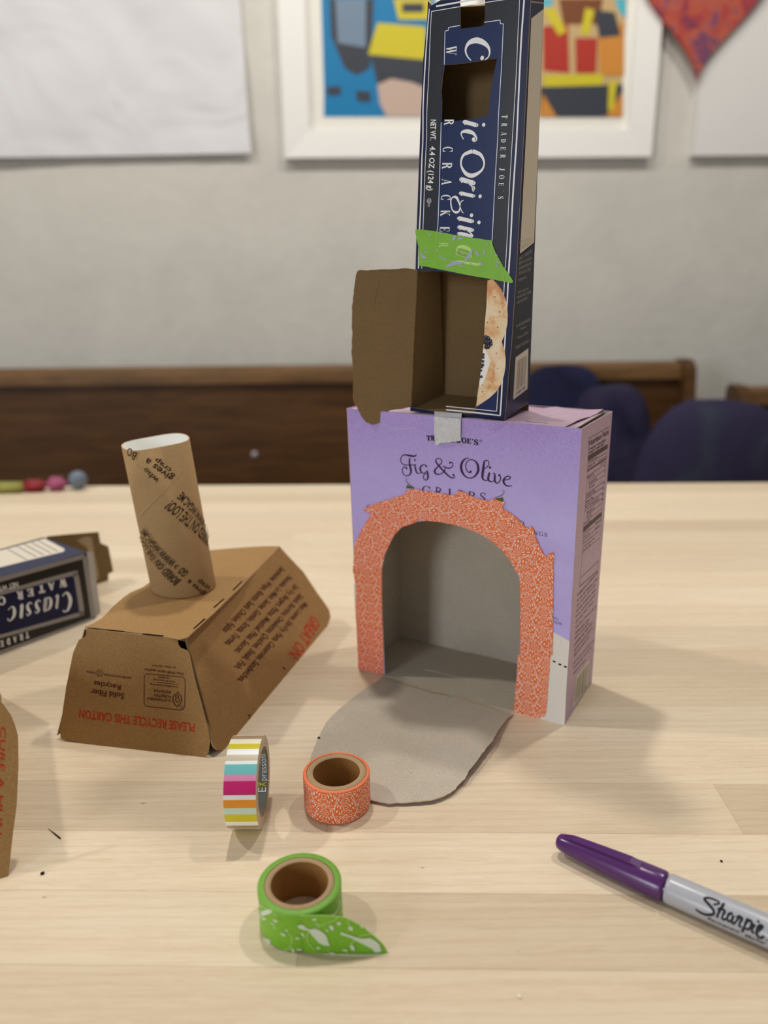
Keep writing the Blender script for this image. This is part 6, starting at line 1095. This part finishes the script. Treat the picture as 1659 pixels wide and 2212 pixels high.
P2 = Fr([PW.O+PW.N*.03, PW.U, PW.V, PW.N]); pew(P2, px[6][0]+10, px[6][0]+900, px[6][1]+6, 'second dark wooden pew cut off at the right edge')
def cushion(loc, sz, rot, mt, label, zb=-.29):
    n, mring = 28, 15; v = []
    def sp_(c, e): return math.copysign(abs(c)**e, c)
    for i in range(mring):
        ph = -math.pi/2+math.pi*i/(mring-1)
        for j in range(n):
            th = 2*math.pi*j/n; cx_ = sp_(math.cos(th), .55); cy2 = sp_(math.sin(th), .55)
            v.append((cx_*math.cos(ph)**.7*sz[0]/2*(1+.03*math.sin(3*th)), math.sin(ph)*sz[1]/2*(1-.35*(abs(cx_)**3+abs(cy2)**3)*.5), cy2*math.cos(ph)**.7*sz[2]/2))
    f = [(i*n+j, i*n+(j+1) % n, (i+1)*n+(j+1) % n, (i+1)*n+j) for i in range(mring-1) for j in range(n)]
    me = bpy.data.meshes.new('cushion'); me.from_pydata([V(q) for q in v], [], f); me.materials.append(mt)
    me.polygons.foreach_set('use_smooth', [True]*len(f)); o = bpy.data.objects.new('cushion', me); COL.objects.link(o)
    o.rotation_euler = rot; M = o.rotation_euler.to_matrix()
    zlow = min((M @ q.co).z for q in me.vertices); o.location = (loc[0], loc[1], zb-zlow+.0005)
    o['label'] = label; o['category'] = 'cushion'; return o
IND = mat('indigo_fabric', (52, 46, 100), 0.85, 0.15, build=mottled([(28, 25, 46), (42, 38, 64), (54, 50, 70)], 9))
IND2 = mat('indigo_teal_fabric', (60, 58, 104), 0.85, 0.15, build=mottled([(32, 28, 50), (44, 39, 66), (50, 46, 70), (60, 74, 80)], 4.5))
NAVF = mat('navy_fabric', (38, 40, 82), 0.85, 0.15, build=mottled([(24, 24, 46), (40, 42, 76)], 9))
c1, c2_, c3 = D['cush']
cushion((c1[0]-.02, 1.80, 0), (.20, .09, .37), (math.radians(-12), 0, 0), NAVF, 'navy cushion on the pew seat half hidden by the lilac box')
cushion((c2_[0]+.005, 1.70, 0), (.17, .08, .335), (math.radians(-12), math.radians(-5), 0), IND, 'narrow dark indigo cushion just right of the lilac box')
cushion((c3[0]*1.36/1.62+.012, 1.36, 0), (.30, .16, .80), (math.radians(-5), math.radians(5), 0), IND2, 'big dark indigo floor cushion standing on end in front of the pew at the right', -.74)

# ------------------------------------------------------------------ coloured toys on the far edge of the table
ty = D['toys']
def block(loc, sz, mt, label, ball=False):
    bm = bmesh.new()
    if ball:
        bmesh.ops.create_uvsphere(bm, u_segments=24, v_segments=14, radius=sz)
        z = sz
    else:
        bmesh.ops.create_cube(bm, size=1)
        for v in bm.verts: v.co = V((v.co.x*sz[0], v.co.y*sz[1], v.co.z*sz[2]))
        bmesh.ops.bevel(bm, geom=bm.edges[:], offset=min(sz)*.3, segments=3, affect='EDGES'); z = sz[2]/2
    nm = 'toy_ball' if ball else 'toy_block'
    me = bpy.data.meshes.new(nm); bm.to_mesh(me); bm.free(); me.materials.append(mt); me.polygons.foreach_set('use_smooth', [True]*len(me.polygons))
    o = bpy.data.objects.new(nm, me); COL.objects.link(o); o.location = (loc[0], loc[1]-.012, z+.0002); o['label'] = label; o['category'] = 'toy'; return o
block(ty[0], (.045, .02, .013), mat('toy_lime', (148, 146, 70), 0.5, 0.3), 'yellow-green block at the far left of the table edge')
block(ty[1], (.030, .02, .015), mat('toy_red', (140, 34, 42), 0.5, 0.3), 'red block on the far table edge, between the yellow-green and pink ones')
block(ty[2], (.026, .02, .018), mat('toy_pink', (164, 82, 116), 0.5, 0.3), 'pink block on the far table edge beside the grey-blue ball')
block(ty[3], .0125, mat('toy_blue', (106, 118, 134), 0.4, 0.4), 'grey-blue ball at the right of the blocks on the table edge', True)
